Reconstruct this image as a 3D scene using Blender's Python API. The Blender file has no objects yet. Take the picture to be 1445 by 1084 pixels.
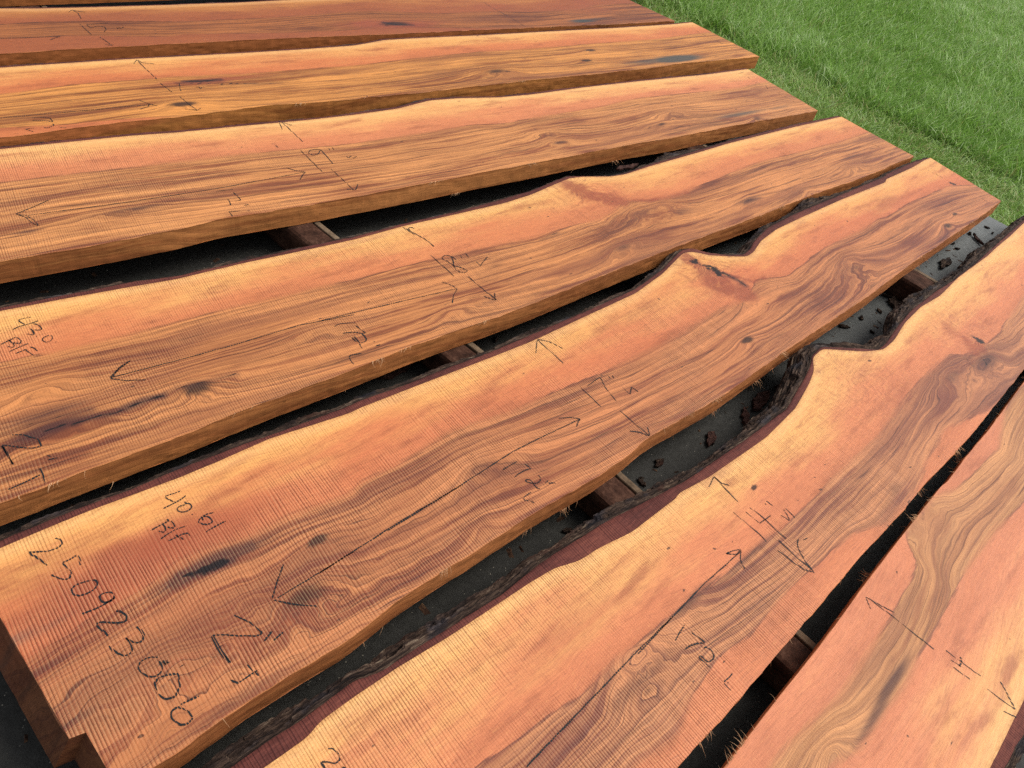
import bpy, math, random
import numpy as np
from mathutils import Matrix, Vector

S = bpy.context.scene
COL = S.collection
rng = np.random.default_rng(7)
random.seed(7)

# ------------------------------------------------------------------ camera
SW, SH = 1445, 1084                       # the photograph's own pixel grid
FPX, PITCH, ROLL, YAW = 1097.29, 0.75215, 0.28446, 0.97105
TOP = 0.160                               # height of the slab tops above the paving
THICK = 0.064
CAMZ = TOP + 1.33667
_cp, _sp = math.cos(PITCH), math.sin(PITCH)
FWD = np.array([math.cos(YAW) * _cp, math.sin(YAW) * _cp, -_sp])
_r0 = np.cross(FWD, [0, 0, 1.0]); _r0 /= np.linalg.norm(_r0)
_u0 = np.cross(_r0, FWD)
RGT = _r0 * math.cos(ROLL) + _u0 * math.sin(ROLL)
UPV = -_r0 * math.sin(ROLL) + _u0 * math.cos(ROLL)
cam = bpy.data.cameras.new('camera')
cam.sensor_fit = 'HORIZONTAL'; cam.sensor_width = 36.0
cam.lens = FPX / SW * 36.0
cam.clip_start = 0.05; cam.clip_end = 1000
camo = bpy.data.objects.new('camera', cam); COL.objects.link(camo)
M = Matrix.Identity(4)
for i in range(3):
    M[i][0] = RGT[i]; M[i][1] = UPV[i]; M[i][2] = -FWD[i]
M[2][3] = CAMZ
camo.matrix_world = M
S.camera = camo

# ------------------------------------------------------------------ light
SUN_EL, SUN_AZ = math.radians(52), math.radians(-8)   # azimuth: world angle the light comes from
w = bpy.data.worlds.new('World'); S.world = w; w.use_nodes = True
nt = w.node_tree
sky = nt.nodes.new('ShaderNodeTexSky'); sky.sky_type = 'NISHITA'; sky.sun_disc = False
sky.sun_elevation = SUN_EL; sky.sun_rotation = math.radians(90) - SUN_AZ
sky.air_density = 1.0; sky.dust_density = 3.0; sky.ozone_density = 1.0
hs = nt.nodes.new('ShaderNodeHueSaturation'); hs.inputs['Saturation'].default_value = 0.22
bg = nt.nodes['Background']; bg.inputs['Strength'].default_value = 0.14
nt.links.new(sky.outputs[0], hs.inputs['Color']); nt.links.new(hs.outputs[0], bg.inputs['Color'])
sl = bpy.data.lights.new('sun', 'SUN'); sl.energy = 1.5; sl.angle = math.radians(30); sl.color = (1, .92, .80)
so = bpy.data.objects.new('sun', sl); COL.objects.link(so)
_sd = Vector((math.cos(SUN_AZ) * math.cos(SUN_EL), math.sin(SUN_AZ) * math.cos(SUN_EL), math.sin(SUN_EL)))
so.rotation_euler = _sd.to_track_quat('Z', 'Y').to_euler()
so.location = (2, 2, 6)
vs = S.view_settings
vs.view_transform = 'Standard'; vs.look = 'None'; vs.exposure = 0.40; vs.gamma = 1; vs.use_curve_mapping = False
try:
    S.cycles.use_denoising = False
    S.cycles.max_bounces = 6; S.cycles.transparent_max_bounces = 12
except Exception:
    pass

# ------------------------------------------------------------------ helpers
def at(pts, z=TOP):
    """where a ray through a point of the photograph meets the level z"""
    p = np.atleast_2d(np.asarray(pts, float))
    d = FWD[None] + ((p[:, 0] - SW / 2) / FPX)[:, None] * RGT - ((p[:, 1] - SH / 2) / FPX)[:, None] * UPV
    k = (z - CAMZ) / d[:, 2]
    return np.column_stack([d[:, 0] * k, d[:, 1] * k])

FR = {}                                   # reading windows over the photograph: x0, y0, zoom
for _n, (_x, _y, _k) in dict(a=(0, 0, 5.78), b=(250, 0, 5.78), c=(500, 0, 5.78), d=(750, 0, 5.78),
        e=(0, 80, 5.42), f=(250, 80, 5.42), g=(500, 80, 5.42), h=(750, 80, 5.42), i=(950, 20, 5.42),
        j=(1195, 150, 5.42), k=(0, 250, 5.42), l=(250, 250, 5.42), m=(500, 200, 5.42), n=(750, 200, 5.42),
        o=(1000, 200, 5.42), p=(1195, 300, 5.42), q=(0, 550, 5.42), r=(250, 450, 5.42), s=(500, 400, 5.42),
        t=(750, 350, 5.42), u=(0, 750, 5.42), v=(0, 884, 5.42), w=(250, 884, 5.42), x=(750, 600, 5.42),
        A=(0, 0, 2.71), B=(450, 0, 2.71), D=(0, 350, 2.71), E=(450, 350, 2.71), F=(900, 350, 2.651),
        G=(0, 684, 2.71), H=(450, 684, 2.71), I=(900, 684, 2.651), C=(900, 0, 2.651), P=(0, 0, 1), aa=(200, 680, 10.84), ab=(0, 430, 13.55), ac=(460, 440, 13.55),
        ad=(600, 350, 13.55), ae=(700, 640, 13.55), af=(940, 880, 10.84), ag=(940, 350, 9.857), ah=(1030, 700, 9.03), ai=(1330, 440, 9.85)).items():
    FR[_n] = (_x, _y, _k)

def Z(txt):
    """'a 0,30 10,40 b 5,6' -> photograph points, each letter switches the window"""
    out = []; fr = FR['P']
    for tk in txt.split():
        if tk in FR: fr = FR[tk]
        else:
            x, y = tk.split(','); out.append((fr[0] + float(x) / fr[2], fr[1] + float(y) / fr[2]))
    return np.array(out)

_TAB = rng.random((256, 256))
def vnoise(x, y, sd=0):
    x = np.asarray(x, float) + sd * 17.31; y = np.asarray(y, float) + sd * 9.73
    xi = np.floor(x).astype(int); yi = np.floor(y).astype(int)
    fx = x - xi; fy = y - yi
    fx = fx * fx * (3 - 2 * fx); fy = fy * fy * (3 - 2 * fy)
    a = _TAB[xi % 256, yi % 256]; b = _TAB[(xi + 1) % 256, yi % 256]
    c = _TAB[xi % 256, (yi + 1) % 256]; d = _TAB[(xi + 1) % 256, (yi + 1) % 256]
    return ((a * (1 - fx) + b * fx) * (1 - fy) + (c * (1 - fx) + d * fx) * fy) * 2 - 1
def fbm(x, y, sd=0, oc=4, g=.5):
    o = 0; am = 1; t = 0
    for k in range(oc):
        o = o + am * vnoise(np.asarray(x) * 2 ** k, np.asarray(y) * 2 ** k, sd + k * 3); t += am; am *= g
    return o / t
def gsmooth(y, sig):
    n = int(max(1, sig * 3)); k = np.exp(-.5 * (np.arange(-n, n + 1) / max(sig, 1e-6)) ** 2); k /= k.sum()
    return np.convolve(np.pad(y, n, mode='edge'), k, 'valid')
def sstep(a, b, x):
    t = np.clip((x - a) / (b - a), 0, 1); return t * t * (3 - 2 * t)
def polydist(s, t, poly, want=False):
    """distance of points to a polyline, and position along it 0..1"""
    best = np.full(s.shape, 9.0); n = len(poly) - 1; pos = np.zeros(s.shape)
    for i in range(n):
        a = poly[i]; b = poly[i + 1]; ab = b - a; L = ab @ ab + 1e-12
        k = np.clip(((s - a[0]) * ab[0] + (t - a[1]) * ab[1]) / L, 0, 1)
        d = np.hypot(s - a[0] - ab[0] * k, t - a[1] - ab[1] * k)
        up = d < best; pos = np.where(up, (i + k) / n, pos); best = np.minimum(best, d)
    return (best, pos) if want else best

def mesh_obj(name, verts, faces, mat, parent=None, attrs=None, smooth=True):
    me = bpy.data.meshes.new(name)
    verts = np.asarray(verts, np.float32)
    if isinstance(faces, np.ndarray):
        nf, k = faces.shape
        me.vertices.add(len(verts)); me.vertices.foreach_set('co', verts.ravel())
        me.loops.add(nf * k); me.loops.foreach_set('vertex_index', faces.ravel().astype(np.int32))
        me.polygons.add(nf); me.polygons.foreach_set('loop_start', np.arange(0, nf * k, k, dtype=np.int32))
        me.update(calc_edges=True)
    else:
        me.from_pydata(verts.tolist(), [], faces)
    me.validate()
    for an, av in (attrs or {}).items():
        av = np.asarray(av, np.float32)
        if av.ndim == 2:
            a = me.attributes.new(an, 'FLOAT_VECTOR', 'POINT'); a.data.foreach_set('vector', av.ravel())
        else:
            a = me.attributes.new(an, 'FLOAT', 'POINT'); a.data.foreach_set('value', av)
    me.polygons.foreach_set('use_smooth', np.full(len(me.polygons), bool(smooth)))
    me.materials.append(mat)
    o = bpy.data.objects.new(name, me); COL.objects.link(o)
    if parent is not None: o.parent = parent
    return o
def empty(name, loc):
    o = bpy.data.objects.new(name, None); o.location = loc; o.empty_display_size = .1; COL.objects.link(o); return o
def tag(o, label=None, cat=None, group=None, kind=None):
    if label: o['label'] = label
    if cat: o['category'] = cat
    if group: o['group'] = group
    if kind: o['kind'] = kind
    return o
def gridfaces(nu, nv, off=0, flip=False):
    i, j = np.meshgrid(np.arange(nu - 1), np.arange(nv - 1), indexing='ij')
    a = (i * nv + j).ravel() + off
    f = np.column_stack([a, a + 1, a + nv + 1, a + nv])
    return f[:, ::-1] if flip else f

# ------------------------------------------------------------------ material kit
class NT:
    def __init__(s, name, emit=False):
        s.m = bpy.data.materials.new(name); s.m.use_nodes = True; s.t = s.m.node_tree
        s.b = s.t.nodes['Principled BSDF']; s.out = s.t.nodes['Material Output']
    def n(s, typ, **kw):
        o = s.t.nodes.new('ShaderNode' + typ)
        for k, v in kw.items(): setattr(o, k, v)
        return o
    def put(s, sock, v):
        if hasattr(v, 'is_output'): s.t.links.new(v, sock)
        elif isinstance(v, (tuple, list)) and len(v) == 3 and sock.type == 'RGBA': sock.default_value = (*v, 1)
        else: sock.default_value = v
    def m_(s, op, a, b=0.0, c=0.0, clamp=False):
        o = s.n('Math', operation=op, use_clamp=clamp)
        for i, v in enumerate((a, b, c)): s.put(o.inputs[i], v)
        return o.outputs[0]
    def attr(s, name, vec=False):
        o = s.n('Attribute', attribute_name=name); return o.outputs['Vector' if vec else 'Fac']
    def comb(s, x, y, z=0.0):
        o = s.n('CombineXYZ')
        for i, v in enumerate((x, y, z)): s.put(o.inputs[i], v)
        return o.outputs[0]
    def noise(s, vec, scale=1.0, detail=2.0, rough=.5, dist=0.0, dim='3D'):
        o = s.n('TexNoise', noise_dimensions=dim)
        s.put(o.inputs['Vector'], vec)
        for k, v in (('Scale', scale), ('Detail', detail), ('Roughness', rough), ('Distortion', dist)): s.put(o.inputs[k], v)
        return o.outputs['Fac']
    def sm(s, x, a, b, lo=0.0, hi=1.0):
        o = s.n('MapRange', interpolation_type='SMOOTHSTEP')
        for k, v in zip(('Value', 'From Min', 'From Max', 'To Min', 'To Max'), (x, a, b, lo, hi)): s.put(o.inputs[k], v)
        return o.outputs['Result']
    def mix(s, f, a, b, mode='MIX'):
        o = s.n('Mix', data_type='RGBA', blend_type=mode)
        s.put(o.inputs[0], f); s.put(o.inputs[6], a); s.put(o.inputs[7], b)
        return o.outputs[2]
    def ramp(s, f, stops):
        o = s.n('ValToRGB'); cr = o.color_ramp
        while len(cr.elements) < len(stops): cr.elements.new(.5)
        for e, (p, c) in zip(cr.elements, stops): e.position = p; e.color = (*c, 1)
        s.put(o.inputs[0], f); return o.outputs[0]
    def bump(s, h, strength=.5, dist=.001):
        o = s.n('Bump'); s.put(o.inputs['Strength'], strength); s.put(o.inputs['Distance'], dist); s.put(o.inputs['Height'], h)
        s.t.links.new(o.outputs[0], s.b.inputs['Normal'])
    def fin(s, col, rough=.6, spec=.4):
        s.put(s.b.inputs['Base Color'], col); s.put(s.b.inputs['Roughness'], rough)
        s.put(s.b.inputs['Specular IOR Level'], spec); return s.m

def saw_lines(k, s_, t_, period):
    """kerf marks left by the mill blade: irregular lines across the board"""
    ph = k.m_('ADD', k.m_('MULTIPLY', s_, 1.0 / period), k.m_('MULTIPLY', t_, .06 / period))
    wob = k.noise(k.comb(k.m_('MULTIPLY', s_, 14.0), k.m_('MULTIPLY', t_, 1.2)), 1, 2, .5)
    ph = k.m_('ADD', ph, k.m_('MULTIPLY', wob, 4.5))
    sn = k.m_('SINE', k.m_('MULTIPLY', ph, 2 * math.pi))
    irr = k.noise(k.comb(k.m_('MULTIPLY', ph, .73), k.m_('MULTIPLY', t_, 9.0)), 1, 2)
    ln = k.m_('ADD', k.m_('MULTIPLY', k.sm(sn, -.5, 1.0), .55), k.m_('MULTIPLY', k.sm(sn, .55, 1.0), .45))
    return k.m_('MULTIPLY', ln, k.sm(irr, .32, .66, .22, 1.0)), sn

def wood_material(name, seed, sap1, sap2, hl, hm, hdk, saw=1.0, period=.0056, freq=40.0, red=(.30, .066, .032)):
    k = NT(name)
    r = k.attr('r'); hd = k.attr('hd'); be = k.attr('be'); st = k.attr('st'); bl = k.attr('bl')
    kn = k.attr('kn'); rd = k.attr('rd'); cr = k.attr('cr'); sd = k.attr('side')
    sp = k.n('SeparateXYZ'); k.put(sp.inputs[0], k.attr('loc', True)); s_, t_ = sp.outputs[0], sp.outputs[1]
    s_ = k.m_('ADD', s_, seed * 3.1)
    # grain: everything is drawn in the ring coordinate so that it flows round the knots
    n1 = k.noise(k.comb(k.m_('MULTIPLY', r, freq), k.m_('MULTIPLY', s_, 1.1)), 1, 5, .68)
    n2 = k.noise(k.comb(k.m_('MULTIPLY', r, freq * 3.6), k.m_('MULTIPLY', s_, 2.2), 4.0), 1, 3, .6)
    n3 = k.noise(k.comb(k.m_('MULTIPLY', r, 900.0), k.m_('MULTIPLY', s_, 22.0), 1.0), 1, 3, .65)
    patch = k.noise(k.comb(k.m_('MULTIPLY', s_, 2.6), k.m_('MULTIPLY', t_, 9.0), 2.0), 1, 3, .55)
    mott = k.noise(k.comb(k.m_('MULTIPLY', s_, 60.0), k.m_('MULTIPLY', t_, 190.0), 6.0), 1, 3, .6)
    g = k.m_('ADD', k.m_('MULTIPLY', n1, .68), k.m_('MULTIPLY', n2, .34))
    g = k.m_('ADD', g, k.m_('MULTIPLY', k.m_('SUBTRACT', patch, .5), .35))
    hc = k.ramp(g, [(.30, hdk), (.37, tuple(.5 * a + .5 * b for a, b in zip(hdk, hm))), (.43, hm), (.50, hl),
                    (.64, tuple(min(1, 1.4 * a) for a in hl))])
    tone = k.noise(k.comb(k.m_('MULTIPLY', r, 13.0), k.m_('MULTIPLY', s_, .8), 41.0), 1, 4, .62)
    hc = k.mix(k.sm(tone, .50, .66, 0, .62), hc, tuple(.5 * a + .5 * b for a, b in zip(hm, (.12, .030, .028))))
    hc = k.mix(k.sm(tone, .46, .34, 0, .40), hc, tuple(min(1, c * m) for c, m in zip(hl, (1.4, 1.4, 1.45))))
    # growth rings: soft on one side, crisp on the other, each with its own strength
    def rings(F, wob, pw, sd_):
        x = k.m_('ADD', k.m_('MULTIPLY', r, F), k.m_('MULTIPLY', k.noise(k.comb(k.m_('MULTIPLY', r, F * .35), k.m_('MULTIPLY', s_, 1.6), sd_), 1, 2), wob))
        i_ = k.m_('FLOOR', x); f_ = k.m_('SUBTRACT', x, i_)
        am = k.noise(k.comb(k.m_('MULTIPLY', i_, 5.37), k.m_('MULTIPLY', s_, .55), sd_ + 3.0), 1, 1.5, .5)
        return k.m_('MULTIPLY', k.m_('POWER', f_, pw), k.sm(am, .38, .64))
    rA = rings(62.0, 2.2, 2.6, 9.0); rB = rings(190.0, 2.6, 1.6, 27.0)
    hc = k.mix(k.m_('MULTIPLY', rA, .80), hc, k.mix(.35, hdk, hm))
    hc = k.mix(k.m_('MULTIPLY', rB, .34), hc, k.mix(.5, hdk, hm))
    rg = k.noise(k.comb(k.m_('MULTIPLY', r, freq * 1.9), k.m_('MULTIPLY', s_, .7), 9.0), 1, 1.5, .5)
    ln = k.sm(k.m_('ABSOLUTE', k.m_('SUBTRACT', rg, .5)), .0, .022, 1.0, 0.0)
    hc = k.mix(k.m_('MULTIPLY', ln, k.sm(n2, .35, .65, .1, .85)), hc, tuple(.7 * c for c in hdk))
    # sapwood: straw yellow under the bark, pink towards the heart
    fr = k.m_('DIVIDE', be, k.m_('MAXIMUM', k.m_('SUBTRACT', be, hd), .004))
    fr = k.m_('ADD', fr, k.m_('MULTIPLY', k.m_('SUBTRACT', patch, .5), 1.25))
    wisp = k.noise(k.comb(k.m_('MULTIPLY', s_, 3.0), k.m_('MULTIPLY', t_, 34.0), 31.0), 1, 4, .6)
    fr = k.m_('ADD', fr, k.m_('MULTIPLY', k.m_('SUBTRACT', wisp, .5), .55))
    sc = k.mix(k.sm(fr, .0, .78), sap1, sap2)
    sc = k.mix(k.sm(fr, .66, 1.35, 0, .62), sc, tuple(.55 * a + .45 * b for a, b in zip(tuple(.78 * c for c in sap2), red)))
    blot = k.noise(k.comb(k.m_('MULTIPLY', s_, 5.0), k.m_('MULTIPLY', t_, 22.0), 12.0), 1, 4, .6)
    sc = k.mix(k.sm(blot, .50, .74, 0, .75), sc, tuple(.62 * a * .6 + .4 * b for a, b in zip(sap2, red)))
    sl_ = k.noise(k.comb(k.m_('MULTIPLY', r, 330.0), k.m_('MULTIPLY', s_, 2.0), 5.0), 1, 2, .5)
    sc = k.mix(k.sm(sl_, .48, .66, 0, .24), sc, tuple(.62 * c for c in sap2))
    sc = k.mix(k.sm(mott, .52, .72, 0, .30), sc, tuple(.60 * c for c in sap2))
    sc = k.mix(k.sm(mott, .46, .26, 0, .14), sc, tuple(min(1, 1.25 * c) for c in sap1))
    hw = k.m_('ADD', hd, k.m_('MULTIPLY', k.m_('SUBTRACT', k.noise(k.comb(k.m_('MULTIPLY', s_, 16.0), k.m_('MULTIPLY', t_, 60.0)), 1, 3), .5), .012))
    hw = k.m_('ADD', hw, k.m_('MULTIPLY', k.m_('SUBTRACT', k.noise(k.comb(k.m_('MULTIPLY', s_, 4.0), k.m_('MULTIPLY', t_, 150.0), 33.0), 1, 3, .6), .5), .020))
    soft = k.noise(k.comb(k.m_('MULTIPLY', s_, 3.3), k.m_('MULTIPLY', t_, 2.0), 37.0), 1, 2)
    wdt = k.sm(soft, .36, .62, .0020, .0150)
    col = k.mix(k.sm(k.m_('DIVIDE', hw, wdt), -1.0, 1.0), sc, hc)
    edge = k.m_('ABSOLUTE', hw)
    col = k.mix(k.m_('MULTIPLY', k.sm(edge, .0, .0042, .62, 0), k.sm(wdt, .004, .011, 1.0, .15)), col, tuple(.9 * c for c in hdk))
    col = k.mix(k.m_('MULTIPLY', k.sm(be, .004, .040, .42, 0), k.sm(hd, -.01, .0, 1, 0)), col, (.90, .52, .215))  # pale glow highlight painted in along the live edge
    # outermost rind under the bark is more orange
    col = k.mix(k.m_('MULTIPLY', k.sm(be, .0, .014, .55, 0), k.sm(mott, .25, .6)), col, (.40, .17, .045))
    # red heart of burls and painted near-end shade, knots, blue iron stain, black checks
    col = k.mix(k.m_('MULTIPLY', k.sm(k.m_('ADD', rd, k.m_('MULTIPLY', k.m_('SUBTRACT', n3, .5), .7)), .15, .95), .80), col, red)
    col = k.mix(k.sm(k.m_('ADD', kn, k.m_('MULTIPLY', k.m_('SUBTRACT', n2, .5), .7)), .22, .85, 0, .93), col, (.028, .012, .009))
    col = k.mix(k.m_('MULTIPLY', k.sm(k.m_('ADD', bl, k.m_('MULTIPLY', k.m_('SUBTRACT', n2, .5), .5)), .12, .9), .86), col, (.022, .052, .058))
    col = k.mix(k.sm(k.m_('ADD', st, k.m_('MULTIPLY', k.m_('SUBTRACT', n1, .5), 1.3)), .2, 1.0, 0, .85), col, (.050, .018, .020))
    # fibre, pores, specks
    col = k.mix(k.sm(n3, .32, .54, .50, 0), col, k.mix(.6, col, hdk))
    pr = k.noise(k.comb(k.m_('MULTIPLY', s_, 120.0), k.m_('MULTIPLY', t_, 560.0), 8.0), 1, 2, .6)
    col = k.mix(k.sm(pr, .60, .74, 0, .35), col, hdk)
    spk = k.noise(k.comb(k.m_('MULTIPLY', s_, 34.0), k.m_('MULTIPLY', t_, 60.0), 15.0), 1, 1, .4)
    col = k.mix(k.sm(spk, .775, .80, 0, .8), col, (.05, .02, .015))
    fan = k.noise(k.comb(k.m_('MULTIPLY', k.attr('fa'), 9.0), k.m_('MULTIPLY', k.attr('fd'), 26.0), 5.0), 1, 4, .65)
    fm = k.attr('fm')
    col = k.mix(k.m_('MULTIPLY', k.sm(fan, .48, .68, 0, .75), fm), col, k.mix(.55, red, hdk))
    col = k.mix(k.m_('MULTIPLY', k.sm(fan, .46, .30, 0, .5), fm), col, sap1)
    # mill marks
    lnw, sn = saw_lines(k, s_, t_, period)
    top = k.m_('SUBTRACT', 1.0, sd, clamp=True)
    col = k.mix(k.sm(sd, 1.2, 1.8, 0, .80), col, k.mix(k.sm(mott, .3, .7), (.040, .015, .007), (.080, .031, .013)))
    col = k.mix(k.m_('MULTIPLY', k.m_('MULTIPLY', k.sm(sd, .2, .8), k.sm(sd, 1.1, 1.3, 1, 0)), .45), col, (.46, .165, .045))
    reg = k.noise(k.comb(k.m_('MULTIPLY', s_, 3.1), k.m_('MULTIPLY', t_, 6.0), 21.0), 1, 3)
    amt = k.m_('MULTIPLY', k.m_('MULTIPLY', k.sm(reg, .34, .64, .12, 1.0), k.attr('sawk')), saw * .86)
    sm_ = k.m_('MULTIPLY', k.m_('MULTIPLY', lnw, amt), k.m_('ADD', k.m_('MULTIPLY', top, .85), .15))
    dk = k.mix(.56, col, k.mix(.45, hdk, red))
    col = k.mix(k.m_('MULTIPLY', sm_, k.sm(mott, .25, .62, .30, .80)), col, dk)
    hi = k.m_('MULTIPLY', k.sm(sn, -.2, -1.0), k.m_('MULTIPLY', amt, .26))
    col = k.mix(k.m_('MULTIPLY', hi, top), col, k.mix(.5, col, (.9, .62, .34)))
    crn = k.m_('ADD', cr, k.m_('MULTIPLY', k.m_('SUBTRACT', k.noise(k.comb(k.m_('MULTIPLY', s_, 55.0), k.m_('MULTIPLY', t_, 160.0), 3.0), 1, 3), .5), .006))
    col = k.mix(k.sm(crn, .0008, .0034, .95, 0), col, (.008, .007, .009))
    h = k.m_('ADD', k.m_('MULTIPLY', sm_, -1.0), k.m_('MULTIPLY', n3, .5))
    h = k.m_('ADD', h, k.m_('MULTIPLY', mott, .35))
    k.bump(h, .8, .0013)
    rough = k.m_('ADD', .42, k.m_('MULTIPLY', n2, .22))
    return k.fin(col, rough, .22)

def simple_noise_mat(name, stops, scale=(1, 1, 1), rough=.8, spec=.2, bump=.5, bd=.004, detail=5, coord='Object', base=1.0):
    k = NT(name)
    tc = k.n('TexCoord'); mp = k.n('Mapping'); mp.inputs['Scale'].default_value = scale
    k.put(mp.inputs[0], tc.outputs[coord])
    n = k.noise(mp.outputs[0], base, detail, .65)
    n2 = k.noise(mp.outputs[0], base * 5.3, 3, .6)
    f = k.m_('ADD', k.m_('MULTIPLY', n, .7), k.m_('MULTIPLY', n2, .3))
    c = k.ramp(f, stops); k.bump(f, bump, bd)
    return k.fin(c, rough, spec)

# ------------------------------------------------------------------ setting
def ground_material():
    k = NT('paving_concrete')
    tc = k.n('TexCoord'); o = tc.outputs['Object']
    a = k.noise(o, 2.2, 5, .6); b = k.noise(o, 60, 4, .7); c = k.noise(o, 260, 2, .6)
    sp = k.n('SeparateXYZ'); k.put(sp.inputs[0], o)
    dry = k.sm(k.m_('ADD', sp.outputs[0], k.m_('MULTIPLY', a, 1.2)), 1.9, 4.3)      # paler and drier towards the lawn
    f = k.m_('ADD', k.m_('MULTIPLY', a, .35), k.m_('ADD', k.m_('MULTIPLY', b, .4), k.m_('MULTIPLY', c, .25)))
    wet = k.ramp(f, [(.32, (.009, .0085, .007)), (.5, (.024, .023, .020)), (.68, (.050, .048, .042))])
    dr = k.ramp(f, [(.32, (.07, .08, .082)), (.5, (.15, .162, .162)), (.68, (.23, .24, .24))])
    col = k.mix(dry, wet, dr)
    v = k.n('TexVoronoi'); k.put(v.inputs['Vector'], o); v.inputs['Scale'].default_value = 130
    speck = k.m_('MULTIPLY', k.sm(v.outputs['Distance'], .12, .2, 1, 0), k.sm(k.noise(o, 90, 1), .58, .66))
    col = k.mix(k.m_('MULTIPLY', speck, .8), col, (.33, .30, .24))
    k.bump(f, .7, .006)
    return k.fin(col, .75, .3)
MAT_GROUND = ground_material()
def soil_material():
    k = NT('lawn_soil')
    tc = k.n('TexCoord'); o = tc.outputs['Object']
    a = k.noise(o, 1.3, 4, .6); b = k.noise(o, 40, 5, .7)
    f = k.m_('ADD', k.m_('MULTIPLY', a, .4), k.m_('MULTIPLY', b, .6))
    col = k.ramp(f, [(.3, (.055, .10, .022)), (.5, (.11, .19, .045)), (.7, (.17, .25, .07))])
    k.bump(b, .8, .03)
    return k.fin(col, .95, .1)
MAT_SOIL = soil_material()

pad_e = at([(1396, 305.5), (1425.6, 322)], 0.0)
pe = (pad_e[1] - pad_e[0]) / np.linalg.norm(pad_e[1] - pad_e[0])       # along the lawn edge, towards the viewer's right
pe = np.array([.39, -.92]); pe /= np.linalg.norm(pe)
pn = np.array([-pe[1], pe[0]])                                         # towards the lawn
P0 = pad_e[0]
def box(name, c0, ax, ay, lx, ly, z0, z1, mat, parent=None, nx=2, ny=2, rough_=0, bev=0):
    u = np.linspace(0, 1, nx); v = np.linspace(0, 1, ny)
    U, V = np.meshgrid(u, v, indexing='ij')
    X = c0[0] + ax[0] * lx * U + ay[0] * ly * V; Y = c0[1] + ax[1] * lx * U + ay[1] * ly * V
    top = np.column_stack([X.ravel(), Y.ravel(), np.full(X.size, z1)])
    bot = top.copy(); bot[:, 2] = z0
    f = [tuple(q) for q in gridfaces(nx, ny, 0, True)] + [tuple(q) for q in gridfaces(nx, ny, nx * ny)]
    ring = [i * ny for i in range(nx)] + [(nx - 1) * ny + j for j in range(1, ny)] + \
           [i * ny + ny - 1 for i in range(nx - 2, -1, -1)] + [j for j in range(ny - 2, 0, -1)]
    N = nx * ny
    for a, b in zip(ring, ring[1:] + ring[:1]): f.append((a, b, b + N, a + N))
    return mesh_obj(name, np.vstack([top, bot]), f, mat, parent, smooth=False)

g = 400.0
lawn_ground = mesh_obj('lawn_ground', [(-g, -g, -.075), (g, -g, -.075), (g, g, -.075), (-g, g, -.075)], [(0, 1, 2, 3)], MAT_SOIL, smooth=False)
tag(lawn_ground, kind='structure')
c0 = P0 - pe * 9 - pn * 8
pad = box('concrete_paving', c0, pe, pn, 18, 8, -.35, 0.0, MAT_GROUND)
tag(pad, kind='structure')

# ------------------------------------------------------------------ slabs
MAT_BARK = None
def bark_material():
    k = NT('rough_bark')
    o = k.attr('loc', True); sp = k.n('SeparateXYZ'); k.put(sp.inputs[0], o)
    p = k.comb(k.m_('MULTIPLY', sp.outputs[0], 13.0), k.m_('MULTIPLY', sp.outputs[1], 210.0), k.m_('MULTIPLY', sp.outputs[2], 190.0))
    a = k.noise(p, 1, 5, .65); b = k.noise(p, 3.7, 3, .6)
    c = k.noise(k.comb(k.m_('MULTIPLY', sp.outputs[0], 9.0), k.m_('MULTIPLY', sp.outputs[1], 20.0), 3.0), 1, 3, .6)
    f = k.m_('ADD', k.m_('MULTIPLY', a, .65), k.m_('MULTIPLY', b, .35))
    col = k.ramp(f, [(.36, (.004, .003, .003)), (.47, (.022, .013, .010)), (.57, (.070, .043, .030)), (.68, (.22, .165, .115))])
    col = k.mix(k.sm(c, .54, .68, 0, .6), col, k.ramp(f, [(.4, (.008, .009, .013)), (.7, (.060, .060, .075))]))   # bluish weathered scales
    col = k.mix(k.sm(c, .42, .30, 0, .4), col, (.055, .018, .011))
    k.bump(f, 1.0, .006)
    return k.fin(col, .8, .12)
MAT_BARK = bark_material()
def innerbark_material():
    k = NT('inner_bark')
    o = k.attr('loc', True); sp = k.n('SeparateXYZ'); k.put(sp.inputs[0], o); s_, t_ = sp.outputs[0], sp.outputs[1]
    a = k.noise(k.comb(k.m_('MULTIPLY', s_, 40.0), k.m_('MULTIPLY', t_, 220.0)), 1, 4, .6)
    big = k.noise(k.comb(k.m_('MULTIPLY', s_, 5.0), k.m_('MULTIPLY', t_, 15.0), 7.0), 1, 3)
    col = k.ramp(k.m_('ADD', k.m_('MULTIPLY', a, .5), k.m_('MULTIPLY', big, .5)), [(.32, (.058, .017, .014)), (.5, (.120, .034, .026)), (.68, (.20, .060, .040))])
    l, sn = saw_lines(k, s_, t_, .0056)
    col = k.mix(k.m_('MULTIPLY', l, .55), col, (.040, .012, .012))
    k.bump(k.m_('ADD', k.m_('MULTIPLY', l, -1.0), a), .6, .0015)
    return k.fin(col, .7, .15)
MAT_INNER = innerbark_material()
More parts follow.
